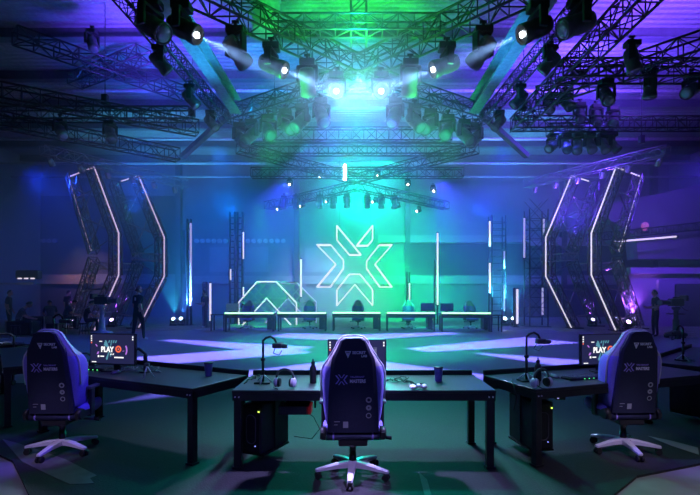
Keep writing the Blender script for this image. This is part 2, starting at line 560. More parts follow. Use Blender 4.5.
# solid diagonal roof struts holding the cross
for s_, nm in ((-1, 'left'), (1, 'right')):
    b = MB(); b.tube([Vector((0, 0, 0)), Vector((-2.2 * s_ * -1, 1.6, -1.0))], .13, 4)
    tag(b.build('rig_strut', m_fixg, loc=(4.5 * s_, 16.6, 8.0)), 'dark slanting strut below the rear %s arm of the overhead cross' % nm, 'strut', 'slanting struts of the rear rig')
for i, (p0, p1, z, lab) in enumerate((((.1, 13.4), (-5.4, 7.9), 8.55, 'along the front left cross arm'), ((.1, 13.4), (5.6, 7.9), 8.55, 'along the front right cross arm'), ((-.3, 14.0), (-4.6, 17.0), 8.35, 'along the rear left cross arm'), ((.5, 14.0), (4.8, 17.0), 8.35, 'along the rear right cross arm'), ((5.1, 7.0), (5.1, 15.0), 7.3, 'along the running truss on the right'), ((5.0, 11.1), (11.4, 11.1), 7.25, 'along the level truss on the right'))):
    b = MB()
    for j in range(3):
        pts = []
        for k in range(33):
            u = k / 32
            sag = (.10 + .07 * j) * abs(math.sin(u * PI * (7 + j)))
            pts.append((p0[0] + (p1[0] - p0[0]) * u + (j - 1) * .07, p0[1] + (p1[1] - p0[1]) * u, z - sag - .10 * (j == 2)))
        b.tube(pts, .014, 5)
    tag(b.build('power_cable', m_cabled), 'black power cables dressed in loops ' + lab, 'cable', 'cables dressed along the trusses')
# round duct
b = MB(); b.lathe([(.38, 0), (.4, .05), (.4, .9), (.43, .92), (.43, 1.0), (.4, 1.02), (.4, 1.45)], 20)
p = at(266, 22, 13.2)
tag(b.build('ventilation_duct', m_pipe, loc=(p.x, 13.2, ZC - 1.45)), 'round green-lit ventilation duct coming down from the roof at top left of centre', 'duct')
# hoist chains
for i, (x, y, z, wh) in enumerate(((4.6, 11.2, 7.2, 'where the right level truss starts'), (9.0, 11.2, 7.2, 'on the right level truss, farther right'), (5.2, 14.4, 7.2, 'at the rear end of the right running truss'), (-5.0, 10.2, 8.3, 'by the front of the left grey box beam'), (-5.3, 15.2, 7.3, 'at the inner end of the left slanting truss'), (-7.6, 14.2, 7.3, 'on the dark left level truss'), (2.3, 17.0, 7.9, 'behind the rear right cross arm'), (-3.0, 17.4, 8.2, 'behind the rear left cross arm'), (10.8, 17.6, 7.2, 'above the right silvery truss'))):
    t = thing('chain_hoist', 'black chain hoist and chain ' + wh, 'hoist', (x, y, z), 0, 'chain hoists')
    MB().rbox((0, 0, .25), (.18, .16, .3), .02).build('motor', m_fix, t)
    MB().tube([(0, 0, .4), (0, 0, ZC - z)], .012, 5).build('chain', m_fix, t)


# ------------------------------------------------------------------ moving heads
def head_proto(lit, scale=1., lr=1.):
    t = thing('moving_head_light', 'x', 'stage light')
    s = scale
    b = MB()
    b.rbox((0, 0, -.06 * s), (.30 * s, .22 * s, .12 * s), .015 * s)
    b.box((0, 0, .04 * s), (.05 * s, .05 * s, .12 * s))
    b.tube([(-.06 * s, 0, .1 * s), (.06 * s, 0, .1 * s)], .03 * s, 8)
    b.build('base', m_fix, t)
    b = MB()
    b.rbox((0, 0, -.15 * s), (.40 * s, .14 * s, .06 * s), .015 * s)
    for q in (-1, 1):
        b.rbox((.185 * s * q, 0, -.29 * s), (.05 * s, .13 * s, .32 * s), .015 * s)
    b.build('yoke', m_fix, t)
    b = MB()
    b.lathe([(.06 * s, .22 * s), (.12 * s, .21 * s), (.145 * s, .15 * s), (.15 * s, -.05 * s), (.135 * s, -.12 * s), (.155 * s, -.17 * s), (.16 * s, -.27 * s), (.15 * s, -.30 * s), (.14 * s, -.30 * s), (.135 * s, -.27 * s)], 18)
    for q in range(6):
        b.box((0, 0, (.02 + q * .028) * s), (.31 * s, .07 * s, .008 * s))
    h = b.build('head', m_fixg if not lit else m_fix, t, (0, 0, -.38 * s))
    MB().lathe([(.133 * s * lr, -.272 * s), (.12 * s * lr, -.30 * s), (.07 * s * lr, -.312 * s), (.01 * s, -.316 * s)], 18).build('lens', m_lenson if lit else m_lens, h)
    return t


P_OFF = head_proto(False)
P_BIG = head_proto(False, 1.35)
P_BON = head_proto(True, 1.35, .33)
P_SON = head_proto(True, .62, .42)
used = set()
HEADS = []


def put_head(proto, top, aim, label, group):
    """hang a moving head with its clamp at TOP and turn it towards AIM"""
    if proto.name in used:
        r = dup(proto, top, 0)
    else:
        used.add(proto.name); r = proto
        r.location = top
    r['label'] = label; r['group'] = group
    s = .62 if proto is P_SON else (1.35 if proto in (P_BIG, P_BON) else 1.)
    c = Vector(top) + Vector((0, 0, -.38 * s))
    d = (Vector(aim) - c).normalized()
    t = math.acos(max(-1, min(1, -d.z)))
    pan = math.atan2(-d.x, d.y)
    for ch in r.children:
        if ch.name.startswith('yoke'):
            ch.rotation_euler = (0, 0, pan)
        if ch.name.startswith('head'):
            ch.rotation_euler = (t, 0, pan)
    return c + d * .33 * s, d


LIGHTS = []


def spot(name, loc, target, col, watts, ang, blend=.6, rad=.08):
    d = bpy.data.lights.new(name, 'SPOT')
    d.energy = watts; d.color = col; d.spot_size = R(ang); d.spot_blend = blend; d.shadow_soft_size = rad
    o = bpy.data.objects.new(name, d)
    C.objects.link(o)
    o.location = loc
    o.rotation_euler = (Vector(target) - Vector(loc)).to_track_quat('-Z', 'Y').to_euler()
    return o


BEAM = (.45, .55, 1.)
# front arms of the cross: pairs of (distance along arm, lit?, aim)
for sx, nm in ((-1, 'left'), (1, 'right')):
    rows = [(.62, True, (0.1 + .4 * sx, 6.0, 4.6)), (1.35, False, (0.1 + 1.2 * sx, 14.5, 4)), (2.15, True, (.84 * sx, 11.2, 6.66)), (2.85, False, (0, 15, 4)), (3.75, True, (1.83 * sx, 9.6, 6.3))]
    for i, (u, lit, aim) in enumerate(rows):
        top = (.1 + sx * u, 13.6 - u, 7.78)
        p, d = put_head(P_BON if lit else P_BIG, top, aim, '%s moving head under the front %s arm of the overhead cross, %s from its centre' % ('beaming' if lit else 'unlit', nm, ORD[i]), 'moving heads under the front arms of the cross')
        if lit:
            spot('beam', p + d * .03, p + d * 5, BEAM, (1600, 22000, 22000)[i // 2], (74, 22, 15)[i // 2], (1., .6, .5)[i // 2], .04)
    rr = [(.9, (-.6 * sx, 11, 2)), (1.7, (4 * sx, 13, 4)), (2.4, (-1. * sx, 12, 4)), (3.2, (.5 * sx, 11, 2.)), (4.0, (6.5 * sx, 13, 3)), (4.6, (1.0 * sx, 14, 4))]
    for i, (u, aim) in enumerate(rr):
        top = (.1 + sx * (.4 + u * .82), 13.9 + u * .572, 7.66)
        put_head(P_BIG, top, aim, 'green-lit moving head under the rear %s arm of the overhead cross, %s from its centre' % (nm, ORD[i]), 'moving heads under the rear arms of the cross')
    put_head(P_BIG, at(151, 0, 9.3) if sx < 0 else at(579, -2, 9.3), (-2.2, 8.6, 5.6) if sx < 0 else (2.4, 9.0, 6.2), 'large dark moving head at the front end of the %s grey box beam' % nm, 'moving heads by the box beams')
    for i, (y, zz) in enumerate(((11.2, 7.6), (13.3, 7.6), (15.2, 7.6))):
        put_head(P_OFF, (4.7 * sx, y, zz), (0, 14, 2), 'moving head on the slim truss outside the %s box beam, %s from the front' % (nm, ORD[i]), 'moving heads on the slim trusses')
# right side rig
for i, (px, py, Y, aim, ds) in enumerate(((606, 84, 11.2, (5, 6, 1), 'on the right level truss, broad and pointing down'), (650, 74, 11.2, (7, 11.3, 1), 'on the right level truss, hanging straight down'), (692, 78, 11.2, (4, 9, 4), 'at the right end of the level truss by the photo edge'),
                                           (551, 96, 14.4, (3, 10, 1), 'below the corner where the right trusses meet, tilted left'), (566, 92, 13.2, (7, 9, 2), 'below the corner where the right trusses meet, nearest'), (580, 106, 14.7, (5, 9, 0), 'under the long right truss, first from the corner'),
                                           (596, 108, 14.7, (7, 11, 0), 'under the long right truss, second from the corner'), (613, 110, 14.7, (5, 9, 0), 'under the long right truss, third from the corner'), (632, 46, 10.0, (7, 9.4, 1), 'on the slanting upper right truss, dark against the purple roof'))):
    w = at(px, py, Y)
    put_head(P_OFF, w + Vector((0, 0, .1)), aim, 'dark moving head ' + ds, 'moving heads on the right side rig')
truss([at(548, 130, 15.2), at(616, 128, 15.2)], .32, .32, 'short low truss under the right side rig, crowded with dark heads', GR, rc=.024, rb=.012)
for i, (px, py, aim, ds) in enumerate(((553, 134, (2, 12, 3), 'first'), (566, 134, (6, 10, 1), 'second'), (578, 134, (5, 12, 1), 'third'), (590, 133, (8, 12, 1), 'fourth'), (603, 133, (9, 13, 2), 'fifth'), (612, 133, (11, 13, 2), 'sixth'))):
    put_head(P_OFF, at(px, py, 15.2), aim, 'dark moving head on the short low right truss, %s from its left end' % ds, 'moving heads on the short low right truss')
for i, (px, py, Y, ds) in enumerate(((92, 30, 14.2, 'close under the purple roof at upper left'), (60, 118, 14.2, 'under the dark left level truss, outer one'), (110, 121, 14.2, 'under the dark left level truss, inner one'))):
    put_head(P_OFF, at(px, py, Y), (-5, 12, 2), 'dark moving head ' + ds, 'moving heads on the left side rig')
# rear rig small heads
low = [(280, 212), (303, 209), (329, 205), (375, 205), (398, 210), (419, 214)]
for i, (px, py) in enumerate(low):
    Y = 23 + abs(px - 352) * .036
    w = at(px, py, Y)
    top = w + Vector((0, 0, .42))
    p, d = put_head(P_SON, top, w + Vector((-3.2, -2.0, -1.0)), 'small beaming light in the lower teal row of the rear rig, %s from the left' % ORD[i], 'beaming lights in the lower row of the rear rig')
    spot('rear_beam', p, p + d * 3, (.45, .75, 1.), 500, 9, .4, .03)
up = [(289.7, 187.5), (319.9, 179.7), (377, 179), (407.6, 187.5), (433, 194)]
for i, (px, py) in enumerate(up):
    Y = 20.8
    w = at(px, py, Y)
    put_head(P_SON, w + Vector((0, 0, .4)), w + Vector((0, -4, -1.6)), 'small lit light in the upper teal row of the rear rig, %s from the left' % ORD[i], 'lit lights in the upper row of the rear rig')
for i, px in enumerate((284, 296, 320, 333, 347, 367, 381, 394)):
    Y = 22.6 + abs(px - 352) * .03
    w = at(px, 194 + abs(px - 345) * .03, Y)
    put_head(P_OFF, w, w + Vector((0, -.2, -3)), 'teal-hazed moving head hanging under the rear rig, %s of eight from the left' % ORD[i], 'moving heads hanging in the rear rig')
# bright strobe seen edge-on
t = thing('strobe_panel', 'thin bright white strobe panel hanging in the middle of the rear rig', 'stage light', at(345, 174, 20.2))
MB().rbox((0, 0, .05), (.16, .1, .75), .02).build('housing', m_fix, t)
MB().box((0, -.055, .05), (.12, .012, .68)).build('light_panel', m_lenson, t)
# small par cans on the silvery trusses
def par_proto():
    t = thing('par_can', 'x', 'stage light')
    MB().lathe([(.07, .16), (.10, .12), (.11, -.1), (.115, -.12)], 12, rot=Matrix.Rotation(R(40), 3, 'X')).build('can', m_trussa, t)
    b = MB(); b.tube([(-.13, 0, .0), (-.13, 0, .2), (.13, 0, .2), (.13, 0, 0)], .012, 5); b.build('yoke', m_trussa, t)
    return t
PAR = par_proto(); first = True
for sx, nm in ((-1, 'left'), (1, 'right')):
    for i in range(6):
        u = .05 + i * .17
        loc = (sx * (11.8 - 3.4 * u), 17.6 + 5.6 * u, 6.65)
        r = PAR if first else dup(PAR, loc, 0)
        first = False
        r.location = loc
        r['label'] = 'small par can on the silvery truss above the %s chevron towers, %s from front' % (nm, ORD[i])
        r['group'] = 'par cans on the silvery trusses'
# left balcony spotlights
p = at(29, 279, 22)
t = thing('floodlight_bar', 'black floodlight bar with small bright lamps in front of the tan band', 'stage light', p)
MB().rbox((0, 0, .2), (1.1, .35, .42), .08).build('housing', m_fix, t)
for i in range(3):
    MB().box((-.3 + .3 * i, -.19, .02), (.18, .03, .06)).build('lamp', m_tube, t)
MB().box((-1.1, 0, -.22), (2.6, .06, .08)).build('rail', m_band, t)


# ------------------------------------------------------------------ chevron towers
def chevron(sx, off, label, tubes_inner):
    d = Vector((.78 * sx, .62, 0))         # from the outer towards the inner rail
    A0 = Vector((11.29 * sx, 20.2, 0)) + Vector((-off[0] * sx, off[1], 0))
    t = thing('chevron_tower', label, 'stage tower', A0, 0, 'chevron truss towers flanking the stage')
    P = lambda k, z: d * -k + Vector((0, 0, z))
    outer = [P(0, 7.1), P(2.27, 4.07), P(2.27, 2.38), P(0, .03)]
    inner = [P(-2.7, 7.1), P(-2.7 + 2.45, 3.45), P(-2.7 + 2.45, 3.1), P(-2.7, .03)]
    ins = .26
    for poly, sg in ((outer, 1), (inner, -1)):
        q = [p + d * ins * sg for p in poly]
        b = MB()
        for i in range(len(q) - 1):
            if (q[i + 1] - q[i]).length < .5:
                continue
            ch, br = truss_bars([q[i], q[i + 1]], .36, .36, rb=.018, step=.36, up=Vector((-d.y, d.x, 0)).normalized())
            for c in ch:
                br.tube(c, .032, 5)
            b.v_off = None
            n = len(b.v)
            b.v += br.v
            b.f += [tuple(x + n for x in f) for f in br.f]
            b.mi += br.mi; b.sm += br.sm
        b.build('truss_column', m_trussg, t)
    fr = Vector((-d.y * sx, -abs(d.x), 0)).normalized()
    lit = m_tube if sx > 0 else m_tubepink
    for i in range(3):
        MB().tube([outer[i] - d * .02, outer[i + 1] - d * .02], .026, 8).build('light_tube', lit, t)
    if tubes_inner:
        MB().tube([inner[0], inner[1]], .026, 8).build('light_tube', lit, t)
        MB().tube([inner[2], inner[3]], .026, 8).build('light_tube', lit, t)
    MB().tube([outer[0], outer[0].lerp(inner[0], 1. if tubes_inner else .62)], .026, 8).build('light_tube', lit, t)
    # cross braces between the two columns
    br = [(outer[0].lerp(outer[1], .15), inner[0].lerp(inner[1], .55)), (outer[0].lerp(outer[1], .55), inner[0].lerp(inner[1], .15)), (outer[0].lerp(outer[1], .55), inner[0].lerp(inner[1], .95)),
          (outer[1], inner[0].lerp(inner[1], .55)), (outer[1], inner[1]), (outer[2], inner[2]), (outer[2].lerp(outer[3], .2), inner[2].lerp(inner[3], .45)), (outer[2].lerp(outer[3], .75), inner[2].lerp(inner[3], .2)), (outer[2].lerp(outer[3], .8), inner[2].lerp(inner[3], .8)), (outer[0].lerp(outer[1], .3), inner[0].lerp(inner[1], .3))]
    for a, c in br:
        MB().tube([a, c], .03, 6).build('brace', m_trussa, t)
    for p in (outer[3], inner[3]):
        MB().box(p + Vector((0, 0, 0)) + d * (ins if p is outer[3] else -ins), (.6, .6, .04)).build('base_plate', m_fix, t)
    return t


for sx, nm in ((-1, 'left'), (1, 'right')):
    chevron(sx, (0, 0), 'angular bracket-shaped truss tower edged with light tubes, front one on the %s of the stage' % nm, True)
    chevron(sx, (1.22, 1.5), 'angular bracket-shaped truss tower edged with light tubes, rear one on the %s of the stage' % nm, False)
    truss([(9.3 * sx, 19.6, 3.2), (8.4 * sx, 20.9, 3.2)], .3, .3, 'short level truss linking the two chevron towers on the %s' % nm, 'link trusses of the chevron towers', mat=m_trussa, rc=.022, rb=.011)
    truss([(12.0 * sx, 21.2, 2.9), (10.4 * sx, 22.6, 2.9)], .3, .3, 'short level truss joining the inner rails of the %s chevron towers' % nm, 'link trusses of the chevron towers', mat=m_trussa, rc=.022, rb=.011)


# ------------------------------------------------------------------ upright posts, ladder towers, light tubes
def post_tower(px0, px1, pytop, Y, label, rung=.3, xb=False, mat=m_truss, name='truss_tower'):
    p = at(px0, pytop, Y); q = at(px1, pytop, Y)
    w = abs(q.x - p.x); H = p.z
    t = thing(name, label, 'truss tower', ((p.x + q.x) / 2, Y, 0), 0, 'upright truss towers behind the stage')
    for a in (-1, 1):
        for c in (-1, 1):
            MB().tube([(a * w / 2, c * w / 2 * .8, .03), (a * w / 2, c * w / 2 * .8, H)], .035, 6).build('upright', mat, t)
    b = MB()
    n = int(H / rung)
    for i in range(1, n):
        z = i * H / n
        for c in (-1, 1):
            b.tube([(-w / 2, c * w * .4, z), (w / 2, c * w * .4, z)], .02, 4)
            b.tube([(c * w / 2, -w * .4, z), (c * w / 2, w * .4, z)], .02, 4)
            if xb and i % 2:
                b.tube([(-w / 2, c * w * .4, z), (w / 2, c * w * .4, z + 2 * H / n)], .016, 4)
                b.tube([(w / 2, c * w * .4, z), (-w / 2, c * w * .4, z + 2 * H / n)], .016, 4)
    b.build('rungs', mat, t)
    MB().box((0, 0, .02), (w + .2, w + .1, .04)).build('base_plate', mat, t)
    return t


post_tower(230, 235, 212, 25, 'slim ladder tower on the left of the paired rear ladders')
post_tower(237.5, 242.5, 212, 25, 'slim ladder tower on the right of the paired rear ladders')
post_tower(187.5, 191, 219, 24, 'thin upright lattice post behind the standing person with the handheld device', .25)
post_tower(203.5, 206.5, 282, 22.5, 'short dark lattice post right beside the person with the handheld device', .25)
post_tower(490.5, 504, 216, 24.5, 'wide ladder tower to the right of the far desks', .34)
post_tower(527, 545, 210, 23, 'cross-braced tower between the ladder tower and the right chevrons', .45, True)
post_tower(434.5, 437.5, 260, 24.5, 'slim dark post behind the fourth far desk', .25)
post_tower(407, 409.5, 272, 24.5, 'slim dark post behind the third far desk', .25)
post_tower(514, 516.5, 288, 22.6, 'short slim post by the right uplights', .25)


def vtube(px, y0, y1, Y, label, mat=m_tube, r=.035):
    p = at(px, y0, Y); q = at(px, y1, Y)
    t = thing('light_tube', label, 'light tube', q, 0, 'upright light tubes behind the stage')
    H = p.z - q.z
    MB().tube([(0, 0, .06), (0, 0, H - .06)], r, 8).build('tube', mat, t)
    for z in (0, H - .06):
        MB().cyl((0, 0, z), (0, 0, z + .06), r * 1.25, r * 1.25, 8).build('end_cap', m_fix, t)
    return t


vtube(190.8, 222, 307, 23.7, 'tall lilac light tube on the thin post left of the far standing person', m_tubedim, .05)
vtube(210.3, 282, 322, 22.3, 'bright white light tube standing just right of the far standing person', m_tube, .045)
vtube(243.4, 231, 260, 24.6, 'white light tube high on the paired ladder towers')
vtube(230.6, 268, 281, 24.6, 'short white light tube low on the left edge of the paired ladders')
vtube(243.4, 286, 298, 24.6, 'short white light tube low on the right edge of the paired ladders')
vtube(301, 258, 298, 24.8, 'light tube left of the star emblem, above the lattice set piece', m_tube, .045)
vtube(437.6, 232, 306, 24.2, 'tall white light tube right of the star emblem', m_tube, .045)
vtube(409.5, 282, 302, 24.2, 'short white light tube just right below the star emblem')
vtube(489.8, 220, 248, 24.2, 'upper white light tube on the left edge of the wide ladder tower', m_tube, .045)
vtube(489.8, 262, 294, 24.2, 'lower white light tube on the left edge of the wide ladder tower', m_tube, .045)
vtube(504.3, 250, 270, 24.2, 'upper lilac light tube on the right edge of the wide ladder tower', m_tubedim)
vtube(504.3, 284, 312, 24.2, 'lower lilac light tube on the right edge of the wide ladder tower', m_tubedim)
vtube(517.3, 288, 325, 22.4, 'bright white light tube standing by the right uplights', m_tube, .05)
vtube(524.3, 217, 259, 22.7, 'lilac light tube on the left edge of the cross-braced tower', m_tubedim, .045)
vtube(543.8, 217, 236, 22.7, 'short lilac light tube on the upper right edge of the cross-braced tower', m_tubedim, .045)
vtube(542.6, 286, 316, 22.7, 'lilac light tube on the lower right edge of the cross-braced tower', m_tubedim, .045)
p = at(612, 242, 25); q = at(677, 236.5, 25)
t = thing('light_tube', 'long level white light tube below the far right truss', 'light tube', p)
MB().tube([(0, 0, 0), q - p], .05, 8).build('tube', m_tube, t)
for e in (Vector((0, 0, 0)), q - p):
    MB().box(e, (.1, .12, .12)).build('end_cap', m_fix, t)
# pink lamp on the far right truss
t = thing('beacon_lamp', 'small pink lamp standing on the far right truss', 'lamp', at(645, 231, 26))
MB().lathe([(.1, 0), (.1, .1), (.16, .14), (.2, .3), (.14, .45), (.03, .5)], 12).build('lamp_globe', M('pink_globe', (.7, .3, .5), emit=(.75, .18, .45), strength=.35), t)
MB().box((0, 0, -.05), (.3, .2, .1)).build('base', m_fix, t)

# ------------------------------------------------------------------ hanging star emblem of outlined tubes
YL = 24.0
cpx, cpy = 355.0, 264.6
sc_ = YL / F / 4.5
pieces = [[(165, 68), (275, 200), (222, 200), (165, 132)], [(327, 68), (327, 132), (305, 158), (255, 158)],
          [(75, 155), (138, 155), (195, 225), (195, 262), (135, 346), (75, 346), (160, 243)],
          [(415, 155), (358, 155), (300, 228), (300, 262), (360, 346), (415, 346), (338, 243)],
          [(222, 288), (270, 288), (327, 358), (327, 430), (247, 335), (165, 430), (165, 360)]]
root = thing('star_emblem', 'large hanging star-shaped emblem of five outlined light-tube pieces above the far desks', 'emblem sign', at(cpx, cpy, YL))
for pc in pieces:
    pts = [Vector(((x - 247.5) * sc_, 0, -(y - 245) * sc_)) for x, y in pc]
    b = MB()
    for dy, r in ((0, .028), (.55, .022)):
        for i in range(len(pts)):
            a, c = pts[i], pts[(i + 1) % len(pts)]
            b.tube([a + Vector((0, dy, 0)), c + Vector((0, dy, 0))], r, 7)
    for a in pts:
        b.tube([a, a + Vector((0, .55, 0))], .016, 5)
    b.build('outline_tube', M('emblem_tube', (.6, .6, .65), emit=(.80, .74, .80), strength=1.3), root)
for x in (-.8, .8):
    MB().tube([(x, .3, 1.9), (x, .3, ZC - root.location.z)], .008, 4).build('hanging_wire', m_fix, root)

# ------------------------------------------------------------------ lattice set piece with chevron outline on the left
YS = 23.6
k2 = YS / F / 6.364
org = at(225, 270, YS)
S = lambda x, y, dy=0, dx=0: Vector((x * k2 + dx, dy, -y * k2))
root = thing('lattice_set_piece', 'green-lit lattice set piece shaped like a broad chevron, behind the left far desks', 'set piece', (at(268, 326, YS).x, YS, 0))
o0 = Vector(org) - Vector(root.location)
zmin = 330 * k2
Q = lambda x, y, dy=0: o0 + Vector((x * k2, dy, -y * k2))
front = [(88, 352), (88, 205), (205, 75), (325, 75), (455, 210), (455, 352), (410, 330), (265, 180), (140, 305), (110, 352)]
fo = [(88, 350), (88, 205), (205, 75), (325, 75), (455, 210), (455, 350)]
fi = [(110, 350), (265, 180), (420, 350)]
sh = 108
bo = [(205 + sh, 78), (325 + sh + 4, 80), (455 + sh, 205), (455 + sh, 350)]
bi = [(220, 350), (265 + sh, 182), (455 + 50, 330)]
for nm_, pts, dy, mt in (('light_tube', fo, 0, m_tube), ('light_tube', fi, 0, m_tube), ('light_tube', bo, 1.5, m_tubedim), ('light_tube', bi, 1.5, m_tubedim)):
    MB().tube([Q(x, y, dy) for x, y in pts], .035, 6).build(nm_, mt, root)


def insid(x, y):
    # inside the broad chevron
    top = 75 if 205 <= x <= 325 else (75 + (205 - x) * 1.11 if x < 205 else 75 + (x - 325) * 1.04)
    low = 180 + abs(x - 265) * 1.06
    return 88 <= x <= 455 and top <= y <= min(low, 350)


for dxs, dy in ((0, 0.02), (sh, 1.48)):
    b = MB()
    for sl in (1, -1):
        for c in range(-500, 900, 58):
            seg = []
            for x in range(88, 456, 6):
                y = c + sl * (x - 265) * 1.06
                if insid(x, y):
                    seg.append((x, y))
                else:
                    if len(seg) > 1:
                        b.tube([Q(seg[0][0] + dxs, seg[0][1], dy), Q(seg[-1][0] + dxs, seg[-1][1], dy)], .042, 4)
                    seg = []
            if len(seg) > 1:
                b.tube([Q(seg[0][0] + dxs, seg[0][1], dy), Q(seg[-1][0] + dxs, seg[-1][1], dy)], .042, 4)
    b.build('lattice', m_latt, root)
for x, y in fo[1:5] + [(265, 180)]:
    MB().tube([Q(x, y, 0), Q(x + sh, y + 3, 1.5)], .03, 5).build('spacer_bar', m_latt, root)


# ------------------------------------------------------------------ desks
DL, DD, DH = 2.5, .82, .75


def make_desk(name, label, group, L=DL, strip=True):
    t = thing(name, label, 'desk', group=group)
    MB().rbox((0, 0, DH - .015), (L, DD, .03), .006).build('desktop', m_desk, t)
    b = MB()
    for s in (-1, 1):
        b.box((0, s * (DD / 2 - .02), DH - .065), (L - .01, .03, .07))
        b.box((s * (L / 2 - .02), 0, DH - .065), (.03, DD - .02, .07))
    b.build('apron', m_deskedge, t)
    for sx in (-1, 1):
        for sy in (-1, 1):
            l = MB()
            l.rbox((sx * (L / 2 - .05), sy * (DD / 2 - .05), .36), (.07, .07, .70), .006)
            l.box((sx * (L / 2 - .05), sy * (DD / 2 - .05), .012), (.09, .09, .02))
            l.build('leg', m_deskedge, t)
            for z in (.655, .69):
                pass
            bl = MB()
            for bx in (-.018, .018):
                bl.cyl((sx * (L / 2 - .05) + bx, sy * (DD / 2 - .003), .685), (sx * (L / 2 - .05) + bx, sy * (DD / 2 + .004), .685), .008, .008, 8)
            bl.build('bolts', m_alu, t)
    # fascia board on the stage side, standing a little proud of the top
    MB().rbox((0, DD / 2 + .03, DH - .06), (L * .985, .035, .22), .006).build('fascia', m_deskedge, t)
    if strip:
        MB().tube([(-L / 2 * .97, DD / 2 + .062, DH + .035), (L / 2 * .97, DD / 2 + .062, DH + .04)], .032, 6).build('light_strip', m_green, t)
    return t


def place(root, x, y, rz):
    root.location = (x, y, 0.022); root.rotation_euler = (0, 0, rz)


GDF = 'black player desks in the near row'
deskC = make_desk('player_desk', 'black steel-legged player desk in the near row, the middle one behind the centre chair', GDF, strip=False)
place(deskC, .085, 4.82, 0)
la, ra = R(26), R(20)
lc = Vector((-1.56, 4.48, 0))
lx, ly = Vector((math.cos(la), -math.sin(la), 0)), Vector((math.sin(la), math.cos(la), 0))
deskLp = lc - lx * DL / 2 + ly * DD / 2
deskL = dup(deskC, (deskLp.x, deskLp.y, .022), -la, 'black steel-legged player desk in the near row, with the left gaming chair')
rc_ = Vector((1.72, 4.44, 0))
rx, ry = Vector((math.cos(ra), math.sin(ra), 0)), Vector((-math.sin(ra), math.cos(ra), 0))
deskRp = rc_ + rx * DL / 2 + ry * DD / 2
deskR = dup(deskC, (deskRp.x, deskRp.y, .022), ra, 'black steel-legged player desk in the near row, with the right gaming chair')
a2 = R(52)
c2 = Vector((-4.33, 5.74, 0)); x2, y2 = Vector((math.cos(a2), -math.sin(a2), 0)), Vector((math.sin(a2), math.cos(a2), 0))
p2 = c2 - x2 * DL / 2 + y2 * DD / 2
dup(deskC, (p2.x, p2.y, .022), -a2, 'black player desk cut off by the left edge of the photo')
a3 = R(43)
c3 = Vector((4.47, 5.62, 0)); x3, y3 = Vector((math.cos(a3), math.sin(a3), 0)), Vector((-math.sin(a3), math.cos(a3), 0))
p3 = c3 + x3 * DL / 2 + y3 * DD / 2
desk_far_r = dup(deskC, (p3.x, p3.y, .022), a3, 'black player desk cut off by the right edge of the photo')


def onL(u, v, z=DH): return Vector((deskLp.x, deskLp.y, .022 + z)) + lx * u + ly * v
def onC(u, v, z=DH): return Vector((.085 + u, 4.82 + v, .022 + z))
def onR(u, v, z=DH): return Vector((deskRp.x, deskRp.y, .022 + z)) + rx * u + ry * v
def on3(u, v, z=DH): return Vector((p3.x, p3.y, .022 + z)) + x3 * u + y3 * v


# far desks, turned to face us
farx = [(226, 276, 314.5), (279.5, 326, 314.3), (333.5, 379.5, 314), (387.5, 432.5, 314.6), (441.5, 487, 315.6)]
FD = []
LF = 2.1
proto = None
names5 = ['leftmost', 'second from the left', 'middle', 'fourth from the left', 'rightmost']
for i, (x0, x1, py) in enumerate(farx):
    ang = [9, 4, 0, -4, -9][i]
    Y = 20.5 - abs(i - 2) * .15
    w = at((x0 + x1) / 2, py, Y)
    if proto is None:
        proto = make_desk('player_desk', 'x', 'player desks with green light strips in the far row', LF)
        r = proto
    else:
        r = dup(proto)
    r['label'] = 'far player desk with a glowing green strip, %s of five' % names5[i]
    r.location = (w.x, Y, .02); r.rotation_euler = (0, 0, PI + R(ang) * .4)
    FD.append(r)


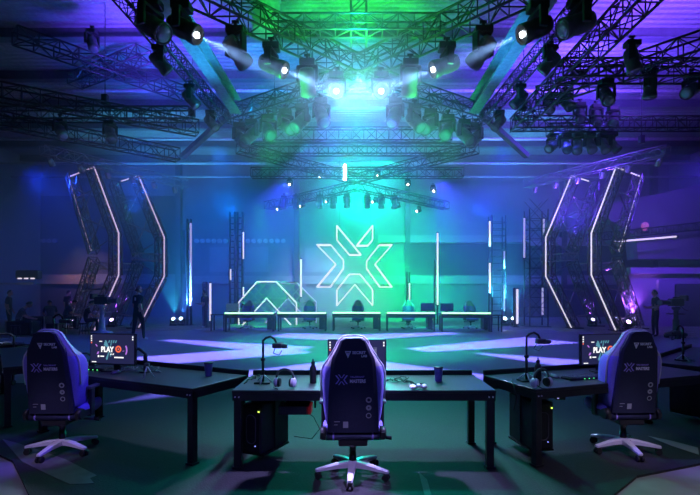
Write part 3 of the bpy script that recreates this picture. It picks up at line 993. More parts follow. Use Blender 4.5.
# ------------------------------------------------------------------ gaming chairs
def make_chair(label, group, far=False):
    t = thing('gaming_chair', label, 'chair', group=group)
    yr = lambda z: -.165 - (z - .4) * .13
    tab = [(.47, .225), (.52, .238), (.60, .258), (.74, .272), (.88, .279), (.98, .275), (1.035, .258), (1.09, .218), (1.15, .180), (1.21, .145), (1.26, .120), (1.29, .085)]
    loops = []
    for z, hw in tab:
        y = yr(z)
        dp = .27 if .5 < z < 1.0 else (.22 if z < 1.05 else (.16 if z < 1.12 else .12))
        loops.append([Vector(p) for p in ((-hw * .8, y, z), (0, y - .005, z), (hw * .8, y, z), (hw * .97, y + .03, z), (hw, y + .06, z), (hw * .97, y + dp, z), (hw * .78, y + dp + .01, z), (hw * .55, y + .09, z), (0, y + .08, z), (-hw * .55, y + .09, z), (-hw * .78, y + dp + .01, z), (-hw * .97, y + dp, z), (-hw, y + .06, z), (-hw * .97, y + .03, z))])
    b = MB()
    nlow = 7
    b.loft(loops[:nlow], 0, True, False)
    b.loft(loops[nlow - 1:], 1, True, False)
    b.add(loops[0], [tuple(range(13, -1, -1))], 0)
    b.add(loops[-1], [tuple(range(14))], 1)
    b.build('backrest', [m_wing, m_collar], t, sub=1)
    # rear shell
    sh = [(.45, .224), (.55, .222), (.80, .212), (1.07, .190), (1.12, .178), (1.17, .150), (1.22, .128), (1.262, .108), (1.283, .07)]
    b = MB()
    L1 = []
    for z, hw in sh:
        y = yr(z) - .012
        L1.append([Vector(p) for p in ((-hw, y + .03, z), (-hw, y, z), (-hw * .85, y - .012, z), (hw * .85, y - .012, z), (hw, y, z), (hw, y + .03, z))])
    b.loft(L1, 0, False)
    b.build('back_shell', m_shell, t)
    for s in (-1, 1):
        pp = [(s * (hw + .004), yr(z) + .055, z) for z, hw in tab[3:]]
        if s == -1:
            pm = pp
        else:
            pp = pp[::-1]
            MB().tube(pm + [(-.05, yr(1.3) + .05, 1.302), (.05, yr(1.3) + .05, 1.302)] + pp, .008, 6).build('piping', m_pip, t)
    # prints on the shell
    zz = lambda z: yr(z) - .0265
    tilt = PI / 2 + math.atan(-.13)
    rt = (PI / 2 - math.atan(.13) * -1, 0, 0)
    if not far:
        def yy(z): return yr(z) - .0275
        rot = (PI / 2 + math.atan(.13), 0, 0)
        b = MB()
        tri = lambda pts, z0, x0, d0=-.001, d1=.001: b.prism(pts, lambda u, v, d: Vector((x0 + u, yy(z0 + v) + d, z0 + v)), d0, d1)
        tri([(-.027, .02), (-.018, .02), (0, -.028), (0, -.042)], 1.155, -.045)
        tri([(.027, .02), (.018, .02), (0, -.028), (0, -.042)], 1.155, -.045)
        tri([(-.027, .02), (.027, .02), (.022, .012), (-.022, .012)], 1.155, -.045)
        tri([(-.006, .006), (.006, .006), (.004, -.02), (-.004, -.02)], 1.155, -.045)
        b.build('shield_print', m_print, t)
        text('lettering', 'SECRET', .034, m_print, t, (-.008, yy(1.15), 1.15), rot, .0008, sx=1.0)
        text('lettering', 'LAB', .028, m_print, t, (.068, yy(1.12), 1.122), rot, .0006, sx=1.05)
        # four-armed cross emblem
        b = MB()
        x0, z0 = -.10, .925
        for qx in (-1, 1):
            for pts in ([(qx * .055, .038), (qx * .040, .038), (qx * .014, 0), (qx * .026, 0)], [(qx * .055, -.038), (qx * .040, -.038), (qx * .014, 0), (qx * .026, 0)]):
                tri(pts, z0, x0)
        for qz in (-1, 1):
            for qx in (-1, 1):
                tri([(qx * .030, qz * .046), (qx * .018, qz * .046), (0, qz * .018), (qx * .004, qz * .012)], z0, x0)
        b.build('emblem_print', m_printv, t)
        text('lettering', 'VALORANT', .022, m_printv, t, (-.027, yy(.94), .942), rot, .0004, sx=1.08)
        text('lettering', 'MASTERS', .042, m_print, t, (-.030, yy(.9), .898), rot, .0014, sx=.80)
        b = MB()
        for i, z in enumerate((.745, .675, .605)):
            n = 16
            for k in range(n):
                q0, q1 = 2 * PI * k / n, 2 * PI * (k + 1) / n
                r0, r1 = (.026, .014) if i == 0 else (.024, .017 if i == 2 else .008)
                tri([(r0 * math.cos(q0), r0 * math.sin(q0)), (r0 * math.cos(q1), r0 * math.sin(q1)), (r1 * math.cos(q1), r1 * math.sin(q1)), (r1 * math.cos(q0), r1 * math.sin(q0))], z, .135)
        b.build('ring_prints', m_printg, t)
        b = MB()
        tri([(-.022, .026), (.022, .026), (.022, -.030), (-.022, -.030)], .525, -.065)
        tri([(-.025, .006), (.025, .006), (.025, 0), (-.025, 0)], .548, -.14)
        tri([(-.025, .006), (.005, .006), (.005, 0), (-.025, 0)], .520, -.14)
        b.build('label_print', m_printg, t)
    # seat
    b = MB()
    Ls = []
    for y, hw, z0, z1 in ((-.115, .22, .41, .47), (-.08, .26, .395, .49), (0.04, .285, .38, .50), (.2, .285, .385, .515), (.29, .27, .40, .51), (.325, .24, .42, .485)):
        Ls.append([Vector(p) for p in ((-hw, y, z0 + .02), (-hw * .9, y, z0), (hw * .9, y, z0), (hw, y, z0 + .02), (hw, y, z1), (hw * .85, y, z1 + .02), (hw * .6, y, z1 - .02), (-hw * .6, y, z1 - .02), (-hw * .85, y, z1 + .02), (-hw, y, z1))])
    b.loft(Ls)
    b.build('seat', m_wing, t, sub=1)
    # hinge bar with end covers
    b = MB()
    b.tube([(-.235, yr(.37) + .02, .408), (.235, yr(.37) + .02, .408)], .040, 10)
    b.build('hinge_bar', m_shell, t)
    for s in (-1, 1):
        MB().tube([(s * .165, yr(.37) + .02, .408), (s * .18, yr(.37) + .02, .408)], .042, 10).build('hinge_ring', m_printv, t)
    for s in (-1, 1):
        b = MB(); b.cyl((s * .24, yr(.4) + .03, .43), (s * .29, yr(.4) + .03, .43), .062, .052, 14)
        b.box((s * .26, -.09, .42), (.03, .22, .06)); b.build('recliner_cover', m_black, t)
    # armrests
    for s in (-1, 1):
        b = MB()
        b.rbox((s * .27, .06, .52), (.04, .08, .28), .01)
        b.box((s * .22, .06, .385), (.13, .07, .03))
        a_ = b.build('armrest', m_black, t)
        MB().rbox((s * .27, .10, .672), (.075, .25, .03), .012).build('pad', m_fixg, a_)
    # mechanism, gas lift, base
    b = MB(); b.rbox((0, 0, .35), (.26, .32, .07), .015); b.tube([(.1, .05, .34), (.32, .06, .33)], .012, 6); b.cyl((.30, .06, .33), (.36, .06, .325), .016, .02, 8)
    b.build('tilt_mechanism', m_black, t)
    b = MB(); b.lathe([(.034, .10), (.034, .2), (.028, .2), (.028, .27), (.045, .28), (.05, .335)], 14); b.build('gas_lift', m_black, t)
    b = MB(); b.lathe([(.045, .075), (.055, .09), (.055, .13), (.04, .145)], 14)
    tips = []
    for i in range(5):
        q = 2 * PI * i / 5 - PI / 2 - .09
        u = Vector((math.cos(q), math.sin(q), 0)); w = Vector((-u.y, u.x, 0))
        Lp = []
        for r, hw, z0, z1 in ((.03, .036, .085, .14), (.15, .032, .085, .130), (.28, .026, .075, .105), (.335, .022, .070, .094), (.345, .015, .072, .09)):
            Lp.append([u * r + w * -hw + Vector((0, 0, z0)), u * r + w * hw + Vector((0, 0, z0)), u * r + w * hw + Vector((0, 0, z1 - .008)), u * r + w * hw * .6 + Vector((0, 0, z1)), u * r - w * hw * .6 + Vector((0, 0, z1)), u * r - w * hw + Vector((0, 0, z1 - .008))])
        b.loft(Lp, 0, False)
        tips.append((u * .32, u, w))
    b.build('star_base', m_alu, t)
    for p, u, w in tips:
        c = MB()
        for s in (-1, 1):
            c.cyl(p + w * s * .010 + Vector((0, 0, .031)), p + w * s * .030 + Vector((0, 0, .031)), .030, .030, 14)
        c.cyl(p + Vector((0, 0, .03)), p + Vector((0, 0, .08)), .010, .010, 8)
        c.rbox(p + Vector((0, 0, .056)), (.045, .045, .018), .005)
        c.build('caster', m_rubber, t)
    return t


GC = 'blue and navy gaming chairs at the near desks'
chC = make_chair('blue and navy gaming chair with its printed back to us, at the centre desk', GC)
chC.location = (-.02, 4.27, .022); chC.rotation_euler = (0, 0, R(1))
chL = dup(chC, (-3.07, 4.90, .022), R(1), 'blue and navy gaming chair turned slightly right, at the left desk', GC)
chR = dup(chC, (2.83, 4.93, .022), R(2), 'blue and navy gaming chair showing its left wing, at the right desk', GC)
fp = None
for i, px in enumerate((248, 310, 358, 408, 470)):
    if fp is None:
        fp = make_chair('x', 'gaming chairs behind the far desks', True); r = fp
    else:
        r = dup(fp)
    w = at(px, 300, 21.6)
    r['label'] = 'green-lit gaming chair facing us behind the %s far desk' % ('leftmost', 'second', 'middle', 'fourth', 'rightmost')[i]
    r.location = (w.x, 21.45, .02); r.rotation_euler = (0, 0, PI + R([-12, 5, 0, -6, 10][i]))


# ------------------------------------------------------------------ monitors
def ring(b, x, z, r0, r1, y, n=20, a0=0, a1=2 * PI, mi=0):
    for k in range(n):
        q0, q1 = a0 + (a1 - a0) * k / n, a0 + (a1 - a0) * (k + 1) / n
        b.prism([(x + r0 * math.cos(q0), z + r0 * math.sin(q0)), (x + r0 * math.cos(q1), z + r0 * math.sin(q1)), (x + r1 * math.cos(q1), z + r1 * math.sin(q1)), (x + r1 * math.cos(q0), z + r1 * math.sin(q0))], lambda u, v, d: Vector((u, d, v)), y - .001, y, mi)


def quad(b, x0, z0, x1, z1, y, mi=0, sk=0.):
    b.prism([(x0, z0), (x1, z0), (x1 + sk, z1), (x0 + sk, z1)], lambda u, v, d: Vector((u, d, v)), y - .001, y, mi)


def monitor(label, loc, rz, play, side_arm=0):
    W_, H_ = .60, .345
    zc = .262
    t = thing('computer_monitor', label, 'monitor', loc, rz, 'player monitors on the near desks')
    MB().rbox((0, 0, zc), (W_, .045, H_ + .02), .006).build('casing', m_black, t)
    s = MB(); s.box((0, -.0235, zc + .004), (W_ - .02, .002, H_ - .008)); scr = s.build('screen', m_scr, t)
    y = -.0255
    b = MB()
    for i in range(4):
        quad(b, -W_ / 2 + .018, zc + H_ / 2 - .03 - i * .026, -W_ / 2 + .032, zc + H_ / 2 - .014 - i * .026, y, 0 if i < 3 else 1)
    for i in range(2):
        quad(b, W_ / 2 - .032, zc + H_ / 2 - .034 - i * .028, W_ / 2 - .018, zc + H_ / 2 - .016 - i * .028, y, 0)
    if not play:
        quad(b, -.165, zc + .085, -.150, zc + .105, y, 0)
        quad(b, .175, zc + .01, .20, zc + .085, y, 2); quad(b, .165, zc + .09, .205, zc + .097, y, 2)
        quad(b, -.26, zc - .152, .26, zc - .145, y, 2)
    b.build('desktop_icons', [m_ui_w, m_ui_o, m_ui_g], scr)
    if play:
        text('lettering', 'PLAY', .085, m_ui_w, scr, (-.145, y - .002, zc - .03), (PI / 2, 0, 0), .004, .0005, sx=.86)
        b = MB(); ring(b, .085, zc + .004, .040, .022, y); ring(b, .085, zc + .004, .010, .0, y, 8); b.build('round_icon', m_ui_o, scr)
        b = MB(); ring(b, .10, zc - .005, .105, .088, y, 12, -.55, .55); quad(b, -.205, zc + .03, -.19, zc + .055, y, 0, -.02); quad(b, -.205, zc - .06, -.185, zc - .03, y, 0, .015)
        quad(b, .135, zc - .02, .15, zc - .012, y, 0, .02); b.build('violet_shapes', m_ui_v, scr)
        b = MB()
        for i in range(4):
            quad(b, -.05 + i * .03, zc + .075, -.035 + i * .03, zc + .105, y, 0, .012)
        for q, r_ in ((2.1, .11), (2.5, .09), (1.3, .07), (-1.9, .12), (-1.4, .08), (2.3, .10)):
            b.prism([(.0, .0 + zc), (r_ * math.cos(q + .09), zc + r_ * math.sin(q + .09)), (r_ * 1.1 * math.cos(q), zc + r_ * 1.1 * math.sin(q)), (r_ * math.cos(q - .12), zc + r_ * math.sin(q - .12))], lambda u, v, d: Vector((u - .03, d, v)), y - .0004, y + .0005)
        b.build('burst_graphic', m_ui_t, scr)
        for q_ in ((.03, zc - .10, .155, zc - .085, 0), (-.19, zc - .095, -.17, zc - .072, 0), (-.155, zc - .090, -.105, zc - .077, 0), (-.025, zc - .065, -.01, zc - .05, .012), (.005, zc - .065, .02, zc - .048, .01), (-.17, zc + .085, -.13, zc + .095, 0), (-.27, zc - .155, -.21, zc - .145, 0)):
            b = MB(); quad(b, *q_[:4], y, 0, q_[4]); b.build('caption_bar', m_ui_w, scr)
    if side_arm:
        b = MB()
        b.rbox((side_arm * .40, .03, .10), (.035, .035, .34 if False else .20), .006)
        b.tube([(side_arm * .12, .05, zc), (side_arm * .28, .08, zc), (side_arm * .40, .03, .21), (side_arm * .40, .03, .02)], .018, 6)
        b.box((side_arm * .40, .03, .008), (.10, .10, .016))
        b.build('side_arm', m_black, t)
    b = MB()
    b.box((0, .06, .17), (.07, .03, .33)); b.prism([(-.13, -.05), (.13, -.05), (.10, .10), (-.10, .10)], lambda u, v, d: Vector((u, v, d)), 0, .012)
    b.build('stand', m_black, t)
    return t


def ondesk(px, Y):
    return Vector(((px - CX) / F * Y, Y, DH + .022))


def wpt(px, py, plane_z=DH + .022):
    """point on the desk-top plane seen at this place"""
    Y = (CAMH - plane_z) * F / (py - CY)
    return Vector(((px - CX) / F * Y, Y, plane_z))


monitor('player monitor showing a white PLAY lobby screen, on the left desk', ondesk(113.5, 5.45), R(-12), True, 1)
monitor('player monitor with a plain navy desktop, half hidden by the centre chair', (.02, 4.80, DH + .022), 0, False)
monitor('player monitor showing a white PLAY lobby screen, on the right desk', ondesk(602.5, 5.42), R(12), True, 0)


# ------------------------------------------------------------------ desk clutter
def keyboard(label, loc, rz):
    t = thing('keyboard', label, 'keyboard', loc, rz, 'player keyboards')
    MB().rbox((0, 0, .012), (.40, .15, .024), .006).build('case', m_black, t)
    b = MB()
    for j in range(5):
        for i in range(15):
            b.box((-.182 + i * .026, -.052 + j * .026, .029), (.021, .021, .012), taper=.8)
    b.build('keys', m_fixg, t)
    b = MB()
    for i in range(3):
        b.box((-.02 + i * .06, -.076, .013), (.012, .002, .006))
    b.build('indicator', m_ledg, t)
    return t


def mouse(label, loc, rz):
    t = thing('mouse', label, 'mouse', loc, rz, 'player mice')
    L = []
    for y, hw, h in ((-.06, .015, .012), (-.05, .03, .026), (-.015, .033, .038), (.03, .030, .032), (.055, .024, .018), (.062, .012, .01)):
        L.append([Vector((hw * math.cos(q), y, max(0.001, h * math.sin(q)))) for q in [PI * k / 6 for k in range(7)]])
    MB().loft(L).build('shell', m_fixg, t)
    MB().cyl((-.004, .035, .03), (.004, .035, .03), .009, .009, 10).build('wheel', m_white, t)
    return t


def headset(label, loc, rz, pale=False):
    t = thing('headset', label, 'headset', loc, rz, 'player headsets')
    b = MB()
    b.tube([(.085 * math.cos(q), .0, .10 + .085 * math.sin(q)) for q in [PI * k / 12 for k in range(13)]], .011, 6)
    b.build('headband', m_fixg, t)
    for s in (-1, 1):
        e = MB()
        e.cyl((s * .098, 0, .055), (s * .066, 0, .055), .048, .045, 16)
        e.sphere((s * .098, 0, .055), (.016, .04, .042), 12, 8)
        e.build('ear_cup', m_alu if pale else m_fixg, t)
        MB().cyl((s * .066, 0, .055), (s * .046, 0, .055), .047, .038, 16).build('ear_pad', m_black, t)
    MB().tube([(-.09, -.03, .04), (-.08, -.10, .02), (-.03, -.13, .015)], .006, 5).build('microphone', m_black, t)
    return t


def cam_arm(label, base, H, dirx, dz=0.):
    t = thing('player_camera_arm', label, 'camera', base, dz, 'player cameras on gooseneck stands')
    b = MB(); b.box((0, 0, .008), (.16, .12, .016)); b.tube([(0, 0, .01), (0, 0, H * .55)], .014, 8); b.tube([(0, 0, H * .55), (0, 0, H)], .011, 8)
    b.cyl((0, 0, H * .52), (0, 0, H * .58), .024, .024, 8)
    b.build('stand', m_black, t)
    for q in (0, 2.1, 4.2):
        pass
    b = MB(); b.tube([(0, 0, H - .01), (dirx * .03, 0, H + .02), (dirx * .08, -.01, H + .035), (dirx * .12, -.02, H + .01), (dirx * .14, -.02, H - .03)], .012, 6)
    b.build('gooseneck', m_black, t)
    b = MB(); b.rbox((dirx * .15, -.02, H - .055), (.10, .065, .055), .012)
    b.cyl((dirx * .20, -.02, H - .06), (dirx * .25, -.03, H - .062), .025, .021, 12)
    cam_ = b.build('camera_body', m_fixg, t)
    MB().cyl((dirx * .249, -.03, H - .062), (dirx * .253, -.03, H - .062), .017, .015, 12).build('lens', m_lens, cam_)
    MB().tube([(dirx * .12, .01, H - .09), (dirx * .10, .03, H - .14), (dirx * .16, .03, H - .16), (dirx * .19, .0, H - .11)], .005, 5).build('cable', m_cabled, cam_)
    b = MB()
    for q in (.4, 2.5, 4.6):
        b.tube([(0, 0, .09), (.09 * math.cos(q), .09 * math.sin(q), .006)], .007, 5)
    b.build('tripod_feet', m_alu, t)
    return t


def bottle(label, loc, mat=m_black):
    t = thing('drink_bottle', label, 'bottle', loc, 0)
    MB().lathe([(.030, 0), (.034, .01), (.034, .15), (.030, .165), (.018, .18), (.016, .19)], 16).build('body', mat, t)
    MB().lathe([(.018, .19), (.019, .215), (.009, .22), (.008, .24), (.006, .245)], 12).build('cap', mat, t)
    return t


def cup(label, loc):
    t = thing('drink_cup', label, 'cup', loc, 0, 'violet drink cups')
    MB().lathe([(.034, 0), (.036, .004), (.046, .135), (.048, .14), (.044, .14), (.034, .01)], 18).build('body', m_cup, t)
    MB().lathe([(.049, .138), (.049, .15), (.04, .156), (.01, .157)], 18).build('lid', m_fixg, t)
    return t


def cables(label, pts_list, mat=m_cable, r=.004):
    b = MB()
    for pts in pts_list:
        b.tube(pts, r, 5)
    o = b.build('cable_bundle', mat)
    tag(o, label, 'cable', 'loose cables on the near desks')
    return o


def squiggle(a, c, n=14, amp=.05, lift=.02):
    a, c = Vector(a), Vector(c)
    out = []
    for i in range(n + 1):
        u = i / n
        p = a.lerp(c, u)
        w = math.sin(PI * u)
        out.append(p + Vector((random.uniform(-amp, amp) * w, random.uniform(-amp, amp) * w, .005 + abs(random.uniform(0, lift)) * w)))
    return out


# left desk
keyboard('black keyboard on the left desk in front of the PLAY monitor', onL(-.62, -.10), R(-14))
mouse('dark mouse on the left desk, right of the keyboard', onL(-.16, -.17), R(-20))
headset('black headset lying on the left desk between chair and keyboard', onL(-.82, -.10), R(30))
t = thing('paper_sheet', 'bright white paper sheets on the left desk behind the chair wing', 'paper', onL(-1.10, .15), R(-20))
b = MB(); b.box((0, 0, .003), (.30, .21, .006)); b.build('sheet', m_paper, t)
b = MB(); b.box((.03, .03, .009), (.28, .20, .005), Matrix.Rotation(.2, 3, 'Z')); b.build('sheet', m_paper, t)
cup('violet drink cup near the right end of the left desk', wpt(208.5, 376))
cables('tangle of pale cables on the left desk below the monitor', [squiggle(onL(-.55, .12), onL(.05, -.02), 16, .07, .05) for _ in range(5)])
cables('cable clutter on the left desk right of the monitor arm', [squiggle(onL(-.2, .2), onL(.25, .1), 14, .06, .05) for _ in range(4)])
cam_arm('player camera on a tall bent stand behind the left gaming chair, on the left-edge desk', (-3.97, 6.15, DH + .022), .60, 1, 0)
# monitor-side tripod stand near the arm
t = thing('desk_tripod', 'small pale tripod on the left desk under the monitor side arm', 'tripod', wpt(147, 378))
b = MB()
for q in (.6, 2.6, 4.7):
    b.tube([(0, 0, .13), (.07 * math.cos(q), .07 * math.sin(q), .004)], .006, 5)
b.build('legs', m_alu, t)
MB().rbox((0, 0, .145), (.05, .035, .035), .006).build('head', m_fixg, t)
# centre desk
cam_arm('player camera on a bent stand at the left end of the centre desk', wpt(263, 383), .44, 1)
headset('black headset standing on the centre desk left of the bottle', wpt(285, 388), R(-8), True)
bottle('black squeeze bottle on the centre desk left of the chair', wpt(313, 383))
cup('violet drink cup on the centre desk right of the chair', wpt(438.5, 381))
t = thing('game_controller', 'small black and white gamepad on the centre desk right of the chair', 'gamepad', wpt(418, 389), R(15))
b = MB()
for s in (-1, 1):
    b.sphere((s * .055, -.012, .026), (.032, .045, .024), 12, 8)
b.rbox((0, .006, .03), (.11, .055, .03), .01)
b.build('shell', m_white, t)
b = MB()
for s in (-1, 1):
    b.cyl((s * .028, -.006, .043), (s * .028, -.006, .058), .011, .013, 10)
b.cyl((.055, .01, .045), (.055, .01, .055), .016, .016, 10); b.box((-.055, .01, .05), (.03, .01, .01)); b.box((-.055, .01, .05), (.01, .03, .01))
b.build('buttons', m_black, t)
cables('loose black cables on the centre desk between chair and gamepad', [squiggle(wpt(386, 381), wpt(415, 384), 14, .06, .06) for _ in range(4)], m_cabled)
cables('thin cable on the centre desk at the foot of the camera stand', [squiggle(wpt(244, 384), wpt(262, 376), 10, .04, .05) for _ in range(3)], m_cabled)
# a low black riser at the back of the centre desk on both sides of the monitor
# right desk
cam_arm('player camera on a bent stand at the left end of the right desk', wpt(526.5, 381), .47, 1, R(10))
headset('pale-cupped headset at the front left corner of the right desk', wpt(541.5, 388), R(20), True)
bottle('black squeeze bottle on the right desk behind the headset', wpt(538, 381))
keyboard('black keyboard on the right desk beside the chair wing', onR(-.40, -.12), R(18))
mouse('dark mouse on the right desk left of the keyboard', onR(-.62, .03), R(25))
cables('tangle of cables on the right desk between the bottle and the monitor', [squiggle(onR(-1.0, .1), onR(-.5, .12), 14, .07, .05) for _ in range(5)])
cables('cable hanging over the left end of the right desk', [[onR(-1.1, .1, DH + .01), onR(-1.22, -.02, DH + .012), onR(-1.265, -.1, DH + .005), onR(-1.275, -.16, DH - .12), onR(-1.27, -.12, DH - .26)]], m_cabled, .006)
cam_arm('player camera on a tripod stand by the right photo edge', on3(-.80, .12), .44, -1, R(15))
cables('bundle of cables at the foot of the right-edge camera stand', [squiggle(on3(-.98, .0), on3(-.6, .1), 12, .06, .05) for _ in range(4)])


# PCs hung under the desks
def pc(label, loc, rz, group='computer towers hung below the near desks'):
    t = thing('computer_tower', label, 'computer', loc, rz, group)
    MB().rbox((0, 0, .25), (.23, .50, .48), .015).build('case', m_case, t)
    b = MB(); b.rbox((0, -.252, .25), (.19, .01, .44), .003)
    b.build('front_panel', m_gfan, t)
    ringb = MB()
    pts = []
    for k in range(28):
        q = 2 * PI * k / 28
        pts.append((.055 * math.cos(q), -.262, .25 + .15 * (1 if math.sin(q) > 0 else -1) * (.6 if abs(math.sin(q)) > .01 else 0) + .05 * math.sin(q)))
    ringb.tube(pts, .005, 5, closed=True)
    ringb.build('intake_ring', m_fixg, t)
    MB().box((.09, -.26, .43), (.012, .01, .012)).build('power_light', m_ledy, t)
    MB().box((.05, -.26, .09), (.008, .01, .008)).build('disk_light', m_ledb, t)
    b = MB()
    b.box((0, 0, .0), (.26, .46, .02))
    for s in (-1, 1):
        b.box((s * .122, 0, .33), (.012, .06, .68))
    b.build('hanging_bracket', m_deskedge, t)
    return t


pc('dark computer tower hung under the left end of the centre desk, with a yellow light', onC(-1.0, 0.0, .08), R(-24))
pc('dark computer tower hung under the left end of the right desk', onR(-.95, .02, .08), R(8))
pc('dark computer tower hung under the desk at the right photo edge', on3(-.9, -.02, .08), R(30))
t = thing('audio_interface', 'dark boxy unit with a red end hung under the centre desk beside the computer', 'audio unit', onC(-.68, -.18, .47), R(0))
MB().rbox((0, 0, .06), (.30, .24, .085), .008).build('case', m_case, t)
MB().rbox((.145, -.02, .06), (.05, .20, .08), .006).build('end_panel', m_redled, t)
b = MB()
for x in (-.1, .2):
    b.box((x, 0, .17), (.02, .03, .22))
b.build('bracket', m_deskedge, t)
cables('looping cable under the centre desk beside the computer', [[onC(-.62, -.1, .5), onC(-.50, -.12, .42), onC(-.44, -.12, .30), onC(-.52, -.12, .20), onC(-.70, -.1, .22)]], m_cabled, .005)
t = thing('power_box', 'small lilac-fronted power box under the right desk near the chair', 'power box', onR(-.78, -.2, .60))
MB().rbox((0, 0, .03), (.10, .12, .10), .008).build('case', m_case, t)
MB().box((-.03, -.062, .03), (.018, .004, .07)).build('lit_front', m_tubedim, t)
# far desk equipment
fpc = None
for i, r in enumerate(FD):
    w = Vector(r.location)
    loc = w + Vector((.85 if i < 4 else .9, .05, .08))
    lab = 'dark computer tower under the right end of the %s far desk' % ('leftmost', 'second', 'middle', 'fourth', 'rightmost')[i]
    if fpc is None:
        fpc = pc(lab, loc, 0, 'computer towers under the far desks')
    else:
        dup(fpc, loc, 0, lab)


def far_monitor(label, loc, mat):
    t = thing('computer_monitor', label, 'monitor', loc, 0, 'monitors seen from behind on the far desks')
    MB().rbox((0, 0, .27), (.56, .04, .34), .012).build('casing', mat, t)
    b = MB(); b.box((0, .04, .14), (.06, .03, .26)); b.box((0, .03, .008), (.24, .18, .016)); b.build('stand', mat, t)
    MB().box((0, .022, .27), (.52, .004, .30)).build('screen', m_scr, t)
    return t


far_monitor('pale monitor seen from behind on the leftmost far desk', Vector(FD[0].location) + Vector((-.8, 0, DH)), m_white)
for i, lab in ((3, 'fourth'), (4, 'rightmost')):
    far_monitor('dark monitor seen from behind on the %s far desk' % lab, Vector(FD[i].location) + Vector((.75 if i == 3 else -.75, 0, DH)), m_bluec)
# side table left of the far desks
t = thing('side_table', 'small dark side table just left of the far desks', 'table', (at(219, 316, 20.3).x, 20.3, .02))
MB().rbox((0, 0, .70), (.62, .5, .04), .008).build('table_top', m_deskedge, t)
for a in (-1, 1):
    for c in (-1, 1):
        MB().box((a * .27, c * .21, .34), (.05, .05, .68)).build('leg', m_deskedge, t)
t = thing('folding_table', 'small dark table at the right end of the far desks', 'table', (at(495, 316, 19.8).x, 19.8, .02))
MB().rbox((0, 0, .70), (.5, .5, .04), .008).build('table_top', m_deskedge, t)
for a in (-1, 1):
    for c in (-1, 1):
        MB().box((a * .21, c * .21, .34), (.05, .05, .68)).build('leg', m_deskedge, t)

# open bin at the left photo edge
t = thing('cable_trolley', 'open black trolley bin full of cables at the left photo edge', 'trolley', (at(5, 372, 8.6).x, 8.6, .022))
t.scale = (.8, .8, .8)
b = MB()
for s in (-1, 1):
    b.box((s * .42, 0, .55), (.03, .6, .62)); b.box((0, s * .3, .55), (.86, .03, .62))
b.box((0, 0, .25), (.84, .6, .03))
b.build('bin', m_case, t)
MB().tube([(-.42, -.3, .86), (-.42, -.3, 1.10), (-.34, -.3, 1.16), (.34, -.3, 1.16), (.42, -.3, 1.10), (.42, -.3, .86)], .022, 8).build('handle', m_fixg, t)
b = MB()
for _ in range(7):
    b.tube(squiggle((-.35, random.uniform(-.2, .2), .86), (.35, random.uniform(-.2, .2), .9), 12, .1, .06), .012, 5)
b.build('cables', m_cable, t)
for a in (-1, 1):
    for c in (-1, 1):
        MB().cyl((a * .36 - .02, c * .24, .06), (a * .36 + .02, c * .24, .06), .06, .06, 10).build('wheel', m_rubber, t)
        MB().box((a * .36, c * .24, .17), (.04, .04, .16)).build('caster_fork', m_deskedge, t)


